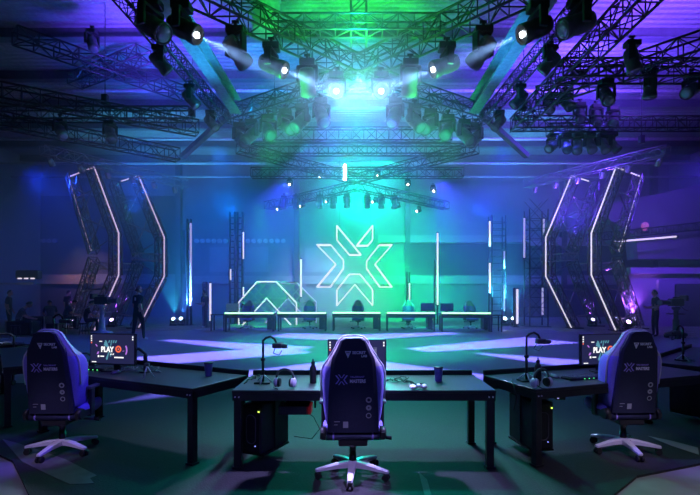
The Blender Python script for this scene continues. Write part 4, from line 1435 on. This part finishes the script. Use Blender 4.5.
# ------------------------------------------------------------------ people
def person(label, loc, rz, J, mats, hair, facing=0., mask=False, extra=None, bare=True):
    """J: joint positions in the person's frame (facing +y). One continuous skinned body."""
    root_me = bpy.data.meshes.new('body_skin')
    keys = list(J.keys())
    idx = {k_: i for i, k_ in enumerate(keys)}
    links = [('pelvis', 'waist'), ('waist', 'chest'), ('chest', 'neck'), ('neck', 'skull')]
    for s in 'lr':
        links += [('chest', s + 'sho'), (s + 'sho', s + 'elb'), (s + 'elb', s + 'wri'), (s + 'wri', s + 'palm'), ('pelvis', s + 'hip'), (s + 'hip', s + 'knee'), (s + 'knee', s + 'ank'), (s + 'ank', s + 'toe')]
    root_me.from_pydata([J[k_] for k_ in keys], [(idx[a], idx[c]) for a, c in links], [])
    o = bpy.data.objects.new('body', root_me)
    C.objects.link(o)
    md = o.modifiers.new('skin', 'SKIN')
    md.use_smooth_shade = True
    sv = root_me.skin_vertices[0].data
    rad = dict(pelvis=(.15, .115), waist=(.135, .10), chest=(.165, .115), neck=(.055, .055), skull=(.05, .055))
    for s in 'lr':
        rad.update({s + 'sho': (.068, .068), s + 'elb': (.044, .044), s + 'wri': (.03, .03), s + 'palm': (.03, .022), s + 'hip': (.095, .095), s + 'knee': (.062, .062), s + 'ank': (.042, .042), s + 'toe': (.04, .035)})
    for k_ in keys:
        sv[idx[k_]].radius = rad[k_]
        sv[idx[k_]].use_root = (k_ == 'pelvis')
    ss = o.modifiers.new('sub', 'SUBSURF'); ss.levels = ss.render_levels = 2
    bpy.context.view_layer.update()
    me = bpy.data.meshes.new_from_object(o.evaluated_get(bpy.context.evaluated_depsgraph_get()))
    bpy.data.objects.remove(o)
    b = MB()
    vs = [v.co.copy() for v in me.vertices]

    def near(p):
        best = None
        for a, c in links:
            A, B_ = Vector(J[a]), Vector(J[c])
            u = max(0, min(1, (p - A).dot(B_ - A) / max((B_ - A).length_squared, 1e-9)))
            dd = (p - A.lerp(B_, u)).length
            if best is None or dd < best[0]:
                best = (dd, a, c, u)
        return best
    fs = []
    for f in me.polygons:
        _, a, c, u = near(Vector(f.center))
        part = (a + c)
        if 'toe' in part: mi = 3
        elif 'knee' in part or 'hip' in part: mi = 2
        elif 'palm' in part: mi = 0
        elif 'wri' in part: mi = 0 if bare else 1
        elif 'elb' in part: mi = 1 if (u < .75 or not bare) else 0
        elif 'skull' in part: mi = 0
        elif part == 'chestneck': mi = 1 if u < .7 else 0
        elif part == 'pelviswaist': mi = 2 if u < .4 else 1
        else: mi = 1
        fs.append((tuple(f.vertices), mi))
    for fv, mi in fs:
        b.f.append(fv); b.mi.append(mi); b.sm.append(True)
    b.v = [tuple(v) for v in vs]
    # head with face
    hd = Vector(J['skull'])
    up_ = (hd - Vector(J['neck'])).normalized()
    Rt = Vector((0, 0, 1)).rotation_difference(up_).to_matrix() @ Matrix.Rotation(facing, 3, 'Z')
    hc = hd + up_ * .045
    hm = MB(); hm.sphere((0, 0, 0), (.076, .095, .118), 14, 10, 0)
    hm.sphere((0, .06, -.055), (.05, .045, .05), 10, 6, 0)
    hm.sphere((0, .100, -.018), (.014, .02, .024), 8, 6, 0)
    for s in (-1, 1):
        hm.sphere((s * .078, -.005, -.01), (.012, .022, .032), 8, 6, 0)
        hm.sphere((s * .03, .084, .012), (.012, .008, .008), 8, 5, 4)
        hm.box((s * .03, .089, .034), (.032, .008, .007), mi=4)
    hm.box((0, .096, -.062), (.042, .008, .009), mi=5)
    n = len(b.v)
    b.v += [tuple(hc + Rt @ Vector(v)) for v in hm.v]
    b.f += [tuple(i + n for i in f) for f in hm.f]; b.mi += hm.mi; b.sm += hm.sm
    # fingers
    for s in 'lr':
        w_, p_ = Vector(J[s + 'wri']), Vector(J[s + 'palm'])
        d = (p_ - w_).normalized()
        sd = d.cross(Vector((0, 1, 0) if abs(d.y) < .9 else (0, 0, 1))).normalized()
        nn = sd.cross(d)
        for k_, (of, ln) in enumerate(((-.024, .06), (-.008, .072), (.008, .068), (.022, .052))):
            a_ = p_ + sd * of * .9
            b.tube([a_, a_ + d * ln * .55, a_ + d * ln + nn * ln * .35], [.0095, .009, .0065], 6, 0)
        b.tube([w_.lerp(p_, .4) - sd * .025, p_ - sd * .045 + nn * .01, p_ - sd * .045 + d * .03 + nn * .02], [.011, .010, .007], 6, 0)
    bpy.data.meshes.remove(me)
    root = thing('person', label, 'person', loc, rz)
    b.build('body', [m_skin] + mats + [m_hairk, m_red], root)
    # hair cap
    hb = MB()
    loops = []
    for i in range(8):
        th = PI * .56 * i / 7
        q = max(math.sin(th), .03)
        loops.append([hc + Rt @ Vector((.083 * q * math.cos(2 * PI * k_ / 16), -.012 + .098 * q * math.sin(2 * PI * k_ / 16) * (1 if math.sin(2 * PI * k_ / 16) < 0 else .82 + .1 * math.cos(th)), .128 * math.cos(th) - (.05 * max(0, -math.sin(2 * PI * k_ / 16)) * (i / 7)))) for k_ in range(16)])
    hb.loft(loops)
    hb.build('hair', hair, root)
    if mask:
        mb_ = MB(); mb_.sphere((0, 0, 0), (.062, .05, .055), 10, 7)
        mb_.v = [tuple(hc + Rt @ (Vector(v) + Vector((0, .066, -.055)))) for v in mb_.v]
        mb_.build('face_mask', m_black, root)
    return root


def stand_pose(step=0., arms='down'):
    J = dict(pelvis=(0, 0, .95), waist=(0, .0, 1.12), chest=(0, .0, 1.36), neck=(0, .01, 1.52), skull=(0, .03, 1.62))
    for s, sg in (('l', -1), ('r', 1)):
        f = step * sg
        J[s + 'hip'] = (sg * .09, f * .05, .87); J[s + 'knee'] = (sg * .10, f * .16 + .03, .50); J[s + 'ank'] = (sg * .10, f * .26, .09); J[s + 'toe'] = (sg * .12, f * .26 + .15, .045)
        J[s + 'sho'] = (sg * .19, 0, 1.43)
        if arms == 'down':
            J[s + 'elb'] = (sg * .25, -.04 - f * .08, 1.13); J[s + 'wri'] = (sg * .26, .06 - f * .12, .89); J[s + 'palm'] = (sg * .26, .09 - f * .13, .81)
        else:
            J[s + 'elb'] = (sg * .24, .0, 1.14); J[s + 'wri'] = (sg * .10, .26, 1.10); J[s + 'palm'] = (sg * .06, .33, 1.12)
    return J


def sit_pose(lean=.1, arms='knees', seat=.45):
    z = seat + .10
    J = dict(pelvis=(0, 0, z), waist=(0, lean * .3, z + .17), chest=(0, lean, z + .40), neck=(0, lean * 1.5, z + .56), skull=(0, lean * 1.9 + .02, z + .65))
    for s, sg in (('l', -1), ('r', 1)):
        J[s + 'hip'] = (sg * .10, .08, z - .01); J[s + 'knee'] = (sg * .14, .46, z + .02); J[s + 'ank'] = (sg * .14, .44, .09); J[s + 'toe'] = (sg * .15, .58, .045)
        J[s + 'sho'] = (sg * .19, lean, z + .47); J[s + 'elb'] = (sg * .25, lean + .12, z + .22); J[s + 'wri'] = (sg * .16, lean + .34, z + .14); J[s + 'palm'] = (sg * .13, lean + .41, z + .12)
    return J


w = flo(138, 341.5)
per1 = person('person in black T-shirt with a back print, walking by the left stage edge', (w.x, w.y, .02), R(-32), stand_pose(.55), [m_shirt, m_trouser, m_shoe], m_hair, R(-25))
per1.scale = (1.04, 1.04, 1.06)
MB().box((.04, -.125, 1.36), (.07, .008, .10)).build('back_print', m_print, per1)
w = flo(205, 328.6)
per2 = person('person in black with a face mask, standing sideways looking at a handheld device', (w.x, w.y, .02), R(70), stand_pose(.18, 'hold'), [m_shirt, m_trouser, m_shoe], m_hairk, R(10), True)
t = thing('handheld_device', 'dark handheld tablet held by the masked standing person', 'tablet', (w.x, w.y, 0.02), R(70))
MB().rbox((0, .40, 1.14), (.20, .14, .02), .005).build('casing', m_black, t)
MB().box((0, .40, 1.1515), (.17, .11, .002)).build('screen', m_scr, t)
w = at(84, 331, 18.6)
seatp = (w.x, 18.6, .02)
person('seated person in dark clothes with bare forearms, below the left chevron tower', seatp, R(-60), sit_pose(.12), [m_shirt, m_trouser, m_fix], m_hairk)


def stool(label, loc):
    t = thing('stool', label, 'stool', loc, 0, 'dark stools of the seated crew')
    MB().lathe([(.17, .40), (.18, .42), (.18, .44), (.16, .45)], 14).build('seat', m_black, t)
    for q in (.8, 2.4, 3.9, 5.5):
        MB().tube([(.12 * math.cos(q), .12 * math.sin(q), .41), (.17 * math.cos(q), .17 * math.sin(q), .0)], .015, 6).build('leg', m_fixg, t)
    return t


stool('dark stool under the seated person below the left chevron tower', seatp)
for px, Y, rz, m_, sit, lab in ((9, 19.5, -70, m_shirt, False, 'dim standing person in dark clothes at the left photo edge'), (15.5, 17.5, -60, m_grey, True, 'dim seated person in grey nearest the left photo edge'), (51, 20, 40, m_grey, True, 'dim hunched seated person in grey left of the chevron tower'), (63, 20.5, -50, m_bluec, True, 'dim seated person in blue next to the left chevron tower foot'), (68, 23.2, -20, m_shirt, False, 'dim standing person behind the left chevron tower foot')):
    X = (px - CX) / F * Y
    person(lab, (X, Y, .006), R(rz), sit_pose(.2) if sit else stand_pose(.1), [m_, m_trouser, m_fix], m_hairk, 0)
    if sit:
        stool('dark stool under the ' + lab[4:], (X, Y, .006))
# equipment cases by the crew
for i, (px, Y, sz, lab) in enumerate(((38, 19.2, (.9, .6, .7), 'black flight case beside the dim crew on the left'), (56, 18.6, (.5, .5, .45), 'low black equipment case in front of the hunched seated person'), (24, 18.6, (1.0, .6, .55), 'wide black equipment case near the left photo edge'))):
    X = (px - CX) / F * Y
    t = thing('flight_case', lab, 'case', (X, Y, .006), 0, 'black flight cases on the left')
    MB().rbox((0, 0, sz[2] / 2), sz, .02).build('body', m_case, t)
    for a in (-1, 1):
        for c in (-1, 1):
            MB().box((a * sz[0] / 2, c * sz[1] / 2, sz[2] / 2), (.04, .04, sz[2] * 1.01)).build('corner_edge', m_trussa, t)


# ------------------------------------------------------------------ broadcast cameras
def pedestal(label, loc, rz, mat, H=1.25, cover=False):
    t = thing('broadcast_camera', label, 'camera', loc, rz, 'broadcast cameras at the stage sides')
    b = MB()
    b.lathe([(.34, .10), (.36, .13), (.36, .20), (.14, .26), (.11, .30), (.11, H * .6), (.08, H * .62), (.08, H - .12), (.14, H - .08), (.14, H)], 16)
    for q in (0.5, 2.6, 4.7):
        b.box((.30 * math.cos(q), .30 * math.sin(q), .08), (.12, .12, .15))
    b.build('pedestal', mat, t)
    MB().tube([(.30 * math.cos(2 * PI * k / 20), .30 * math.sin(2 * PI * k / 20), H * .78) for k in range(20)], .015, 6, closed=True).build('steering_ring', mat, t)
    b = MB(); b.rbox((0, 0, H + .17), (.22, .52, .28), .03); b.rbox((0, -.02, H + .34), (.06, .3, .05), .015)
    b.build('camera_body', m_fix, t)
    MB().lathe([(.07, 0), (.09, .04), (.09, .30), (.11, .34), (.11, .42)], 14, (0, .26, H + .16), rot=Matrix.Rotation(-PI / 2, 3, 'X')).build('lens_barrel', m_fixg, t)
    b = MB(); b.rbox((.0, -.34, H + .32), (.30, .12, .20), .02); b.build('viewfinder', m_fix, t)
    MB().tube([(0.05, -.2, H + .05), (.15, -.55, H - .12), (.16, -.7, H - .16)], .014, 6).build('pan_handle', mat, t)
    return t


w = flo(102, 338)
pedestal('broadcast camera on a pale pedestal in front of the left chevron tower', (w.x, w.y, .02), R(-100), m_pedw, 1.2)
pc_ = pedestal('dark broadcast camera with operator gear at the right photo edge', (at(676, 0, 17.0).x, 17.0, .006), R(100), m_fix, 1.15)
w = at(668, 0, 17.2)
person('dim person in black behind the broadcast camera at the right', (w.x - .2, 17.6, .006), R(80), stand_pose(.1, 'hold'), [m_shirt, m_trouser, m_fix], m_hairk)


# ------------------------------------------------------------------ floor uplights
def uplight(label, px, py, Y, col, strength, two=False):
    w = at(px, py, Y)
    t = thing('floor_uplight', label, 'stage light', (w.x, Y, .02), 0, 'floor uplights around the stage')
    b = MB(); b.rbox((0, 0, .06), (.36, .28, .10), .02)
    for s in (-1, 1):
        b.box((s * .17, 0, .2), (.03, .12, .25))
    b.build('yoke', m_fix, t)
    b = MB(); b.lathe([(.10, -.16), (.14, -.12), (.15, .10), (.14, .12)], 14, (0, 0, .28), rot=Matrix.Rotation(R(50), 3, 'X')); b.build('head', m_fixg, t)
    mm = M('uplight_lens', (.5, .5, .5), emit=col, strength=strength)
    MB().lathe([(.085, .0), (.07, .012), (.02, .02)], 14, Vector((0, 0, .28)) + Matrix.Rotation(R(50), 3, 'X') @ Vector((0, 0, .125)), rot=Matrix.Rotation(R(50), 3, 'X')).build('lens', mm, t)
    return Vector((w.x, Y + .08, .62))


BLUE, CYAN, PURP, GREEN, TEAL = (.06, .28, 1.), (.05, .62, 1.), (.30, .08, 1.), (.04, 1., .30), (.02, .75, .70)
ups = [('blue-white floor uplight left of the far standing person, outer one', 174, 322, 23.2, (.45, .75, 1), 14), ('blue-white floor uplight left of the far standing person, inner one', 181.5, 321, 23.4, (.45, .75, 1), 14),
       ('bright blue-white floor uplight right of the far desks, outer one', 512.5, 318.5, 23.4, (.6, .85, 1), 25), ('bright blue-white floor uplight right of the far desks, inner one', 504.5, 318.5, 23.4, (.6, .85, 1), 25),
       ('violet floor uplight below the left edge of the front left chevron', 73.5, 317, 22.6, (.6, .45, 1), 8), ('violet floor uplight between the left chevrons', 112.5, 318, 22.4, (.6, .45, 1), 10),
       ('dim violet floor uplight between the right chevrons', 592, 320, 22.6, (.55, .5, 1), 6), ('bright violet floor uplight at the foot of the right front chevron', 627.5, 329, 20.8, (.6, .35, 1), 30), ('dim violet floor uplight behind the right front chevron foot', 633, 320, 23.0, (.5, .45, 1), 6), ('dim blue floor uplight beside the far right violet uplight', 616, 320, 23.4, (.4, .45, 1), 3)]
UP = [uplight(*u) for u in ups]


# ------------------------------------------------------------------ light
def area(name, loc, target, col, watts, size):
    d = bpy.data.lights.new(name, 'AREA'); d.energy = watts; d.color = col; d.size = size
    o = bpy.data.objects.new(name, d); C.objects.link(o); o.location = loc
    o.rotation_euler = (Vector(target) - Vector(loc)).to_track_quat('-Z', 'Y').to_euler()
    return o


# uplight beams
spot('uplight_beam', UP[0], UP[0] + Vector((-.6, .8, 3)), CYAN, 5000, 60, .8)
spot('uplight_beam', UP[1], UP[1] + Vector((.4, .8, 3)), BLUE, 5000, 60, .8)
spot('uplight_beam', UP[2], UP[2] + Vector((.4, .8, 3)), CYAN, 5000, 60, .8)
spot('uplight_beam', UP[3], UP[3] + Vector((-.3, .8, 3)), CYAN, 5000, 60, .8)
spot('uplight_beam', UP[4], UP[4] + Vector((-.5, .8, 3)), PURP, 160, 70, .8)
spot('uplight_beam', UP[5], UP[5] + Vector((.2, .8, 3)), PURP, 260, 70, .8)
spot('uplight_beam', UP[6], UP[6] + Vector((0, .8, 3)), PURP, 250, 70, .8)
spot('uplight_beam', UP[7], UP[7] + Vector((.4, .8, 3)), PURP, 600, 80, .8)
spot('uplight_beam', UP[8], UP[8] + Vector((.6, .8, 3)), PURP, 500, 80, .8)
# roof washes from the side rigs
spot('roof_wash', (-6.2, 14.0, 7.6), (-6.3, 16.0, ZC), (.11, .045, 1.), 3300, 120, 1., .3)
spot('roof_wash', (9., 12.0, 7.4), (8.6, 14.5, ZC), (.15, .05, 1.), 5500, 130, 1., .3)
spot('roof_wash', (8.0, 15., 7.3), (8., 19.0, ZC), (.10, .045, 1.), 7000, 130, 1., .3)
spot('roof_wash', (9., 19., 4.0), (9., 21., ZC), (.13, .04, 1.), 4000, 110, 1., .3)
spot('roof_wash', (-9., 19., 5.0), (-7., 18., ZC), (.01, .10, 1.), 2200, 100, 1., .3)
spot('roof_wash', (-3.5, 16.5, 7.8), (-4., 18., ZC), (.0, .35, 1.), 700, 120, 1., .3)
spot('roof_wash', (0., 11., 7.4), (0., 11.5, ZC), (.0, .70, .50), 700, 130, 1., .3)
spot('roof_wash', (0., 17., 7.6), (0., 19., ZC), (.02, .60, 1.), 700, 120, 1., .3)
spot('cross_wash', (0.1, 16.5, 4.5), (0.1, 12.5, 8.5), (.02, 1., .04), 3500, 42, .8, .2)  # green spots added in mid air, without a fixture, to light the cross
spot('cross_wash', (0.1, 12.9, 6.0), (0.1, 13.2, 9), (.02, 1., .05), 2400, 80, .8, .15)
spot('cross_wash', (-2.6, 13.2, 4.8), (-2.4, 15.4, 7.6), (.0, 1., .22), 700, 60, .8, .15)
spot('cross_wash', (2.8, 13.2, 4.8), (2.6, 15.4, 7.6), (.0, 1., .22), 700, 60, .8, .15)
spot('beam_wash', (-2.2, 12.5, 5.6), (-4.2, 12.3, 8.1), (.02, .42, 1.), 900, 60, .9, .15)  # unseen blue spots added to brighten the box beams
spot('beam_wash', (2.4, 12.5, 5.6), (4.2, 12.3, 8.1), (.03, .35, 1.), 700, 60, .9, .15)
spot('cross_wash', (-2.5, 12.5, 5.0), (-1.0, 12.0, 8.2), (.02, 1., .06), 2300, 75, .8, .2)
spot('cross_wash', (2.7, 12.5, 5.0), (1.2, 12.0, 8.2), (.02, 1., .06), 2300, 75, .8, .2)
# back of the hall
spot('back_wash', (1.6, 25.0, 8.8), (1.8, 31.5, 4.0), (.0, .85, .46), 6500, 105, 1., .3)
spot('back_wash', (-6.5, 22.0, 8.6), (-7.0, 31, 3.5), (.004, .17, 1.), 5200, 80, 1., .3)
spot('back_wash', (7.0, 22.0, 8.6), (9.0, 31, 3.5), (.02, .05, 1.), 6000, 80, 1., .3)
spot('back_wash', (14., 18.0, 6.9), (14.5, 28, 3.5), (.10, .02, 1.), 3800, 95, 1., .3)
spot('back_wash', (-14., 20.0, 6.9), (-14.5, 30, 3.5), (.01, .05, 1.), 5000, 95, 1., .3)
spot('set_wash', (-4.6, 22.3, 6.0), (-4.4, 24.1, .7), (.0, 1., .30), 2600, 50, .8, .2)
spot('set_wash', (-2.6, 22.6, 6.0), (-3.2, 25.2, .7), (.0, 1., .34), 1200, 40, .8, .2)
spot('set_wash', (2.8, 20.9, 2.8), (3.2, 24.5, .6), (.0, 1., .30), 900, 120, .8, .2)
spot('set_wash', (-1.5, 25.5, 3.2), (-1.8, 31, 1.6), (.28, .26, 1.), 3200, 80, 1., .2)
spot('chair_green', (-4.6, 17.5, 5.5), (-2.6, 21.4, .8), (.0, 1., .28), 700, 30, .9, .2)  # unseen green spots added to colour the far chairs
spot('chair_green', (1.4, 17.5, 5.5), (1.6, 21.4, .8), (.0, 1., .28), 900, 34, .9, .2)
spot('chair_green', (5.4, 17.5, 5.5), (5.0, 21.4, .8), (.0, 1., .28), 700, 26, .9, .2)
spot('band_wash', (-17., 28.5, 4.5), (-18., 31.8, 2.4), (1., .72, .62), 260, 75, .9, .2)  # unseen warm spot added so the tan band shows
spot('set_wash', (2.6, 24.6, 3.0), (2.9, 31.9, 1.0), (.0, 1., .22), 5500, 95, 1., .2)
# unseen spots added to make the haze glow in mid air
spot('haze_wash', (0.3, 30, 7.2), (0.3, 12, 7.4), (.0, .85, .62), 12000, 54, 1., .3)
spot('haze_wash', (-7.5, 29.0, 6.6), (-7., 13, 6.8), (.0, .20, 1.), 1100, 45, 1., .3)
spot('haze_wash', (7.5, 29.0, 6.6), (7., 13, 6.8), (.02, .09, 1.), 1100, 45, 1., .3)
# stage floor
spot('floor_wash', (0, 13.2, 7.6), (0.2, 15.0, 0), (.0, .95, .36), 4800, 74, .7, .2)
spot('floor_wash', (-6.5, 15, 6.9), (-9.0, 14, 0), (.02, .10, 1.), 900, 75, 1., .2)
spot('floor_wash', (-3.5, 24.5, 7.5), (-5, 19.5, 0), (.03, .05, 1.), 2500, 80, 1., .2)
spot('floor_wash', (4.5, 24.5, 7.5), (6, 19.0, 0), (.05, .03, 1.), 2500, 80, 1., .2)
spot('floor_wash', (6.5, 15, 6.9), (9.0, 13, 0), (.04, .05, 1.), 800, 75, 1., .2)
# foreground: unseen spots added to brighten chairs, star bases and floor corners
spot('chair_fill', (-3.0, 4.7, 5.5), (0, 4.22, .85), (.44, .36, 1.), 4500, 13, .5, .15)
spot('chair_fill', (3.0, 4.7, 5.5), (0, 4.22, .85), (.44, .36, 1.), 4500, 13, .5, .15)
spot('chair_fill', (.6, 4.6, 5.5), (-2.95, 4.85, .85), (.10, .045, 1.), 900, 13, .5, .15)
spot('chair_fill', (-.6, 4.6, 5.5), (2.72, 4.85, .85), (.16, .10, 1.), 900, 13, .5, .15)
for bx, by in ((-.02, 4.27), (-3.07, 4.9), (2.77, 4.9)):
    spot('base_fill', (bx * .9, by - 2.6, 3.6), (bx, by - .12, .1), (.62, .48, 1.), 230, 10.5, .6, .1)
spot('front_fill', (-1.5, -.5, 5.5), (-.8, 4.9, .5), (.16, .14, 1.), 170, 75, .9, .5)
spot('front_fill', (1.5, -.5, 5.5), (.8, 4.9, .5), (.16, .14, 1.), 170, 75, .9, .5)
spot('front_floor', (0.5, 8.5, 7.4), (.2, 5.6, 0), (.0, .62, .50), 3600, 42, 1., .3)
spot('front_floor', (5.0, 8.5, 7.0), (4.6, 5.2, 0), (.06, .03, 1.), 200, 58, 1., .3)
spot('front_floor', (-5.0, 8.5, 7.0), (-4.0, 5.2, 0), (.03, .06, 1.), 200, 58, 1., .3)
spot('rim_wash', (0, 11.0, 7.6), (0, 4.6, 1.0), (.45, .36, 1.), 500, 34, .9, .3)
spot('corner_fill', (3.6, 2.4, 3.6), (2.9, 3.9, 0), (1., .88, .85), 130, 45, .9, .3)
spot('corner_fill', (-3.8, 2.4, 3.6), (-3.3, 4.1, 0), (1., .72, .95), 50, 40, .9, .3)

# gobo projector: tapered lilac bars thrown on the stage floor
GP = Vector((0.1, 13.4, 7.9))
segs = [((292, 350.5), (168, 340.5), 1.00, 0.38), ((292, 350.5), (115, 364), 1.00, 0.94), ((280, 335.5), (345, 338), 0.88, 1.25), ((345, 338), (455, 333.5), 1.25, 0.50), ((421, 350.5), (550, 340.5), 0.62, 1.25), ((484, 354.5), (610, 368), 0.25, 0.94), ((355, 362.5), (225, 380), 0.56, 0.69), ((355, 362.5), (480, 381), 0.56, 0.69), ((110, 405), (190, 391), 0.06, 0.50)]
d = bpy.data.lights.new('gobo_projector', 'SPOT'); d.energy = 27000; d.color = (.17, .14, 1.); d.spot_size = R(135); d.spot_blend = .2; d.shadow_soft_size = .02
d.use_nodes = True
nt = d.node_tree
em = nt.nodes['Emission']
tc = nt.nodes.new('ShaderNodeTexCoord')
sp = nt.nodes.new('ShaderNodeSeparateXYZ')
nt.links.new(tc.outputs['Normal'], sp.inputs[0])


def mth(op, a, c=None, cl=False):
    n = nt.nodes.new('ShaderNodeMath'); n.operation = op; n.use_clamp = cl
    for i, v in enumerate((a, c)):
        if v is None:
            continue
        if isinstance(v, (int, float)):
            n.inputs[i].default_value = v
        else:
            nt.links.new(v, n.inputs[i])
    return n.outputs[0]


az = mth('ABSOLUTE', sp.outputs[2])
az = mth('MAXIMUM', az, .05)
U = mth('MULTIPLY', mth('DIVIDE', sp.outputs[0], az), GP.z)
V = mth('MULTIPLY', mth('DIVIDE', sp.outputs[1], az), GP.z)
tot = None
GSX, GSY = 1., 1.
for a, c, w0, w1 in segs:
    A, B_ = flo(*a) - GP, flo(*c) - GP
    ax, ay, bx, by = A.x * GSX, A.y * GSY, B_.x * GSX, B_.y * GSY
    L = math.hypot(bx - ax, by - ay); tx, ty = (bx - ax) / L, (by - ay) / L
    du, dv = mth('SUBTRACT', U, ax), mth('SUBTRACT', V, ay)
    tt = mth('ADD', mth('MULTIPLY', du, tx), mth('MULTIPLY', dv, ty))
    pp = mth('ABSOLUTE', mth('SUBTRACT', mth('MULTIPLY', du, ty), mth('MULTIPLY', dv, tx)))
    tn = mth('DIVIDE', tt, L)
    tcl = mth('MAXIMUM', mth('MINIMUM', tn, 1.), 0.)
    wd = mth('ADD', mth('MULTIPLY', tcl, w1 - w0), w0)
    side = mth('MULTIPLY', mth('SUBTRACT', wd, pp), 4., True)
    e0 = mth('MULTIPLY', mth('ADD', tt, .3), 3., True)
    e1 = mth('MULTIPLY', mth('SUBTRACT', L + .2, tt), 3., True)
    seg = mth('MULTIPLY', mth('MULTIPLY', side, e0), e1)
    tot = seg if tot is None else mth('MAXIMUM', tot, seg)
# equalise the fall-off towards flat incidence
cosf = mth('POWER', mth('DIVIDE', 1., mth('MAXIMUM', az, .25)), 2.2)
nt.links.new(mth('MULTIPLY', tot, cosf), em.inputs['Strength'])
o = bpy.data.objects.new('gobo_projector', d); C.objects.link(o); o.location = GP

# haze: the smoke-machine haze that hangs over the stage and scatters the light
wd_ = bpy.data.worlds.new('world'); sc.world = wd_
wd_.use_nodes = True
bg = wd_.node_tree.nodes['Background']; bg.inputs['Color'].default_value = (0, 0, 0, 1); bg.inputs['Strength'].default_value = 0


def haze(density, y0, y1, z1, label):
    mh = bpy.data.materials.new('stage_haze'); mh.use_nodes = True
    nt = mh.node_tree
    nt.nodes.remove(nt.nodes['Principled BSDF'])
    vs = nt.nodes.new('ShaderNodeVolumeScatter')
    vs.inputs['Density'].default_value = density
    vs.inputs['Anisotropy'].default_value = .5
    vs.inputs['Color'].default_value = (.55, .85, 1, 1)  # haze itself is white; this tint stands in for the light's colour
    nt.links.new(vs.outputs[0], nt.nodes['Material Output'].inputs['Volume'])
    b = MB(); b.box((0, (y0 + y1) / 2, .05 + z1 / 2), (2 * XW - .1, y1 - y0, z1))
    tag(b.build('haze', mh), label, 'haze', None, 'stuff')


haze(.012, 9.0, 31.95, 10.4, 'thin haze tinted like the light, hanging over the whole stage')
haze(.022, 18.0, 31.9, 10.3, 'thicker haze tinted like the light, at the back of the hall around the rear rig')

sc.view_settings.view_transform = 'Standard'
sc.view_settings.look = 'None'
sc.view_settings.gamma = 1
sc.view_settings.exposure = 0
sc.view_settings.use_curve_mapping = False
cy = sc.cycles
cy.max_bounces = 4; cy.diffuse_bounces = 2; cy.glossy_bounces = 2; cy.volume_bounces = 0; cy.transmission_bounces = 2
cy.sample_clamp_indirect = 4; cy.sample_clamp_direct = 0
cy.use_denoising = True
cy.caustics_reflective = False; cy.caustics_refractive = False
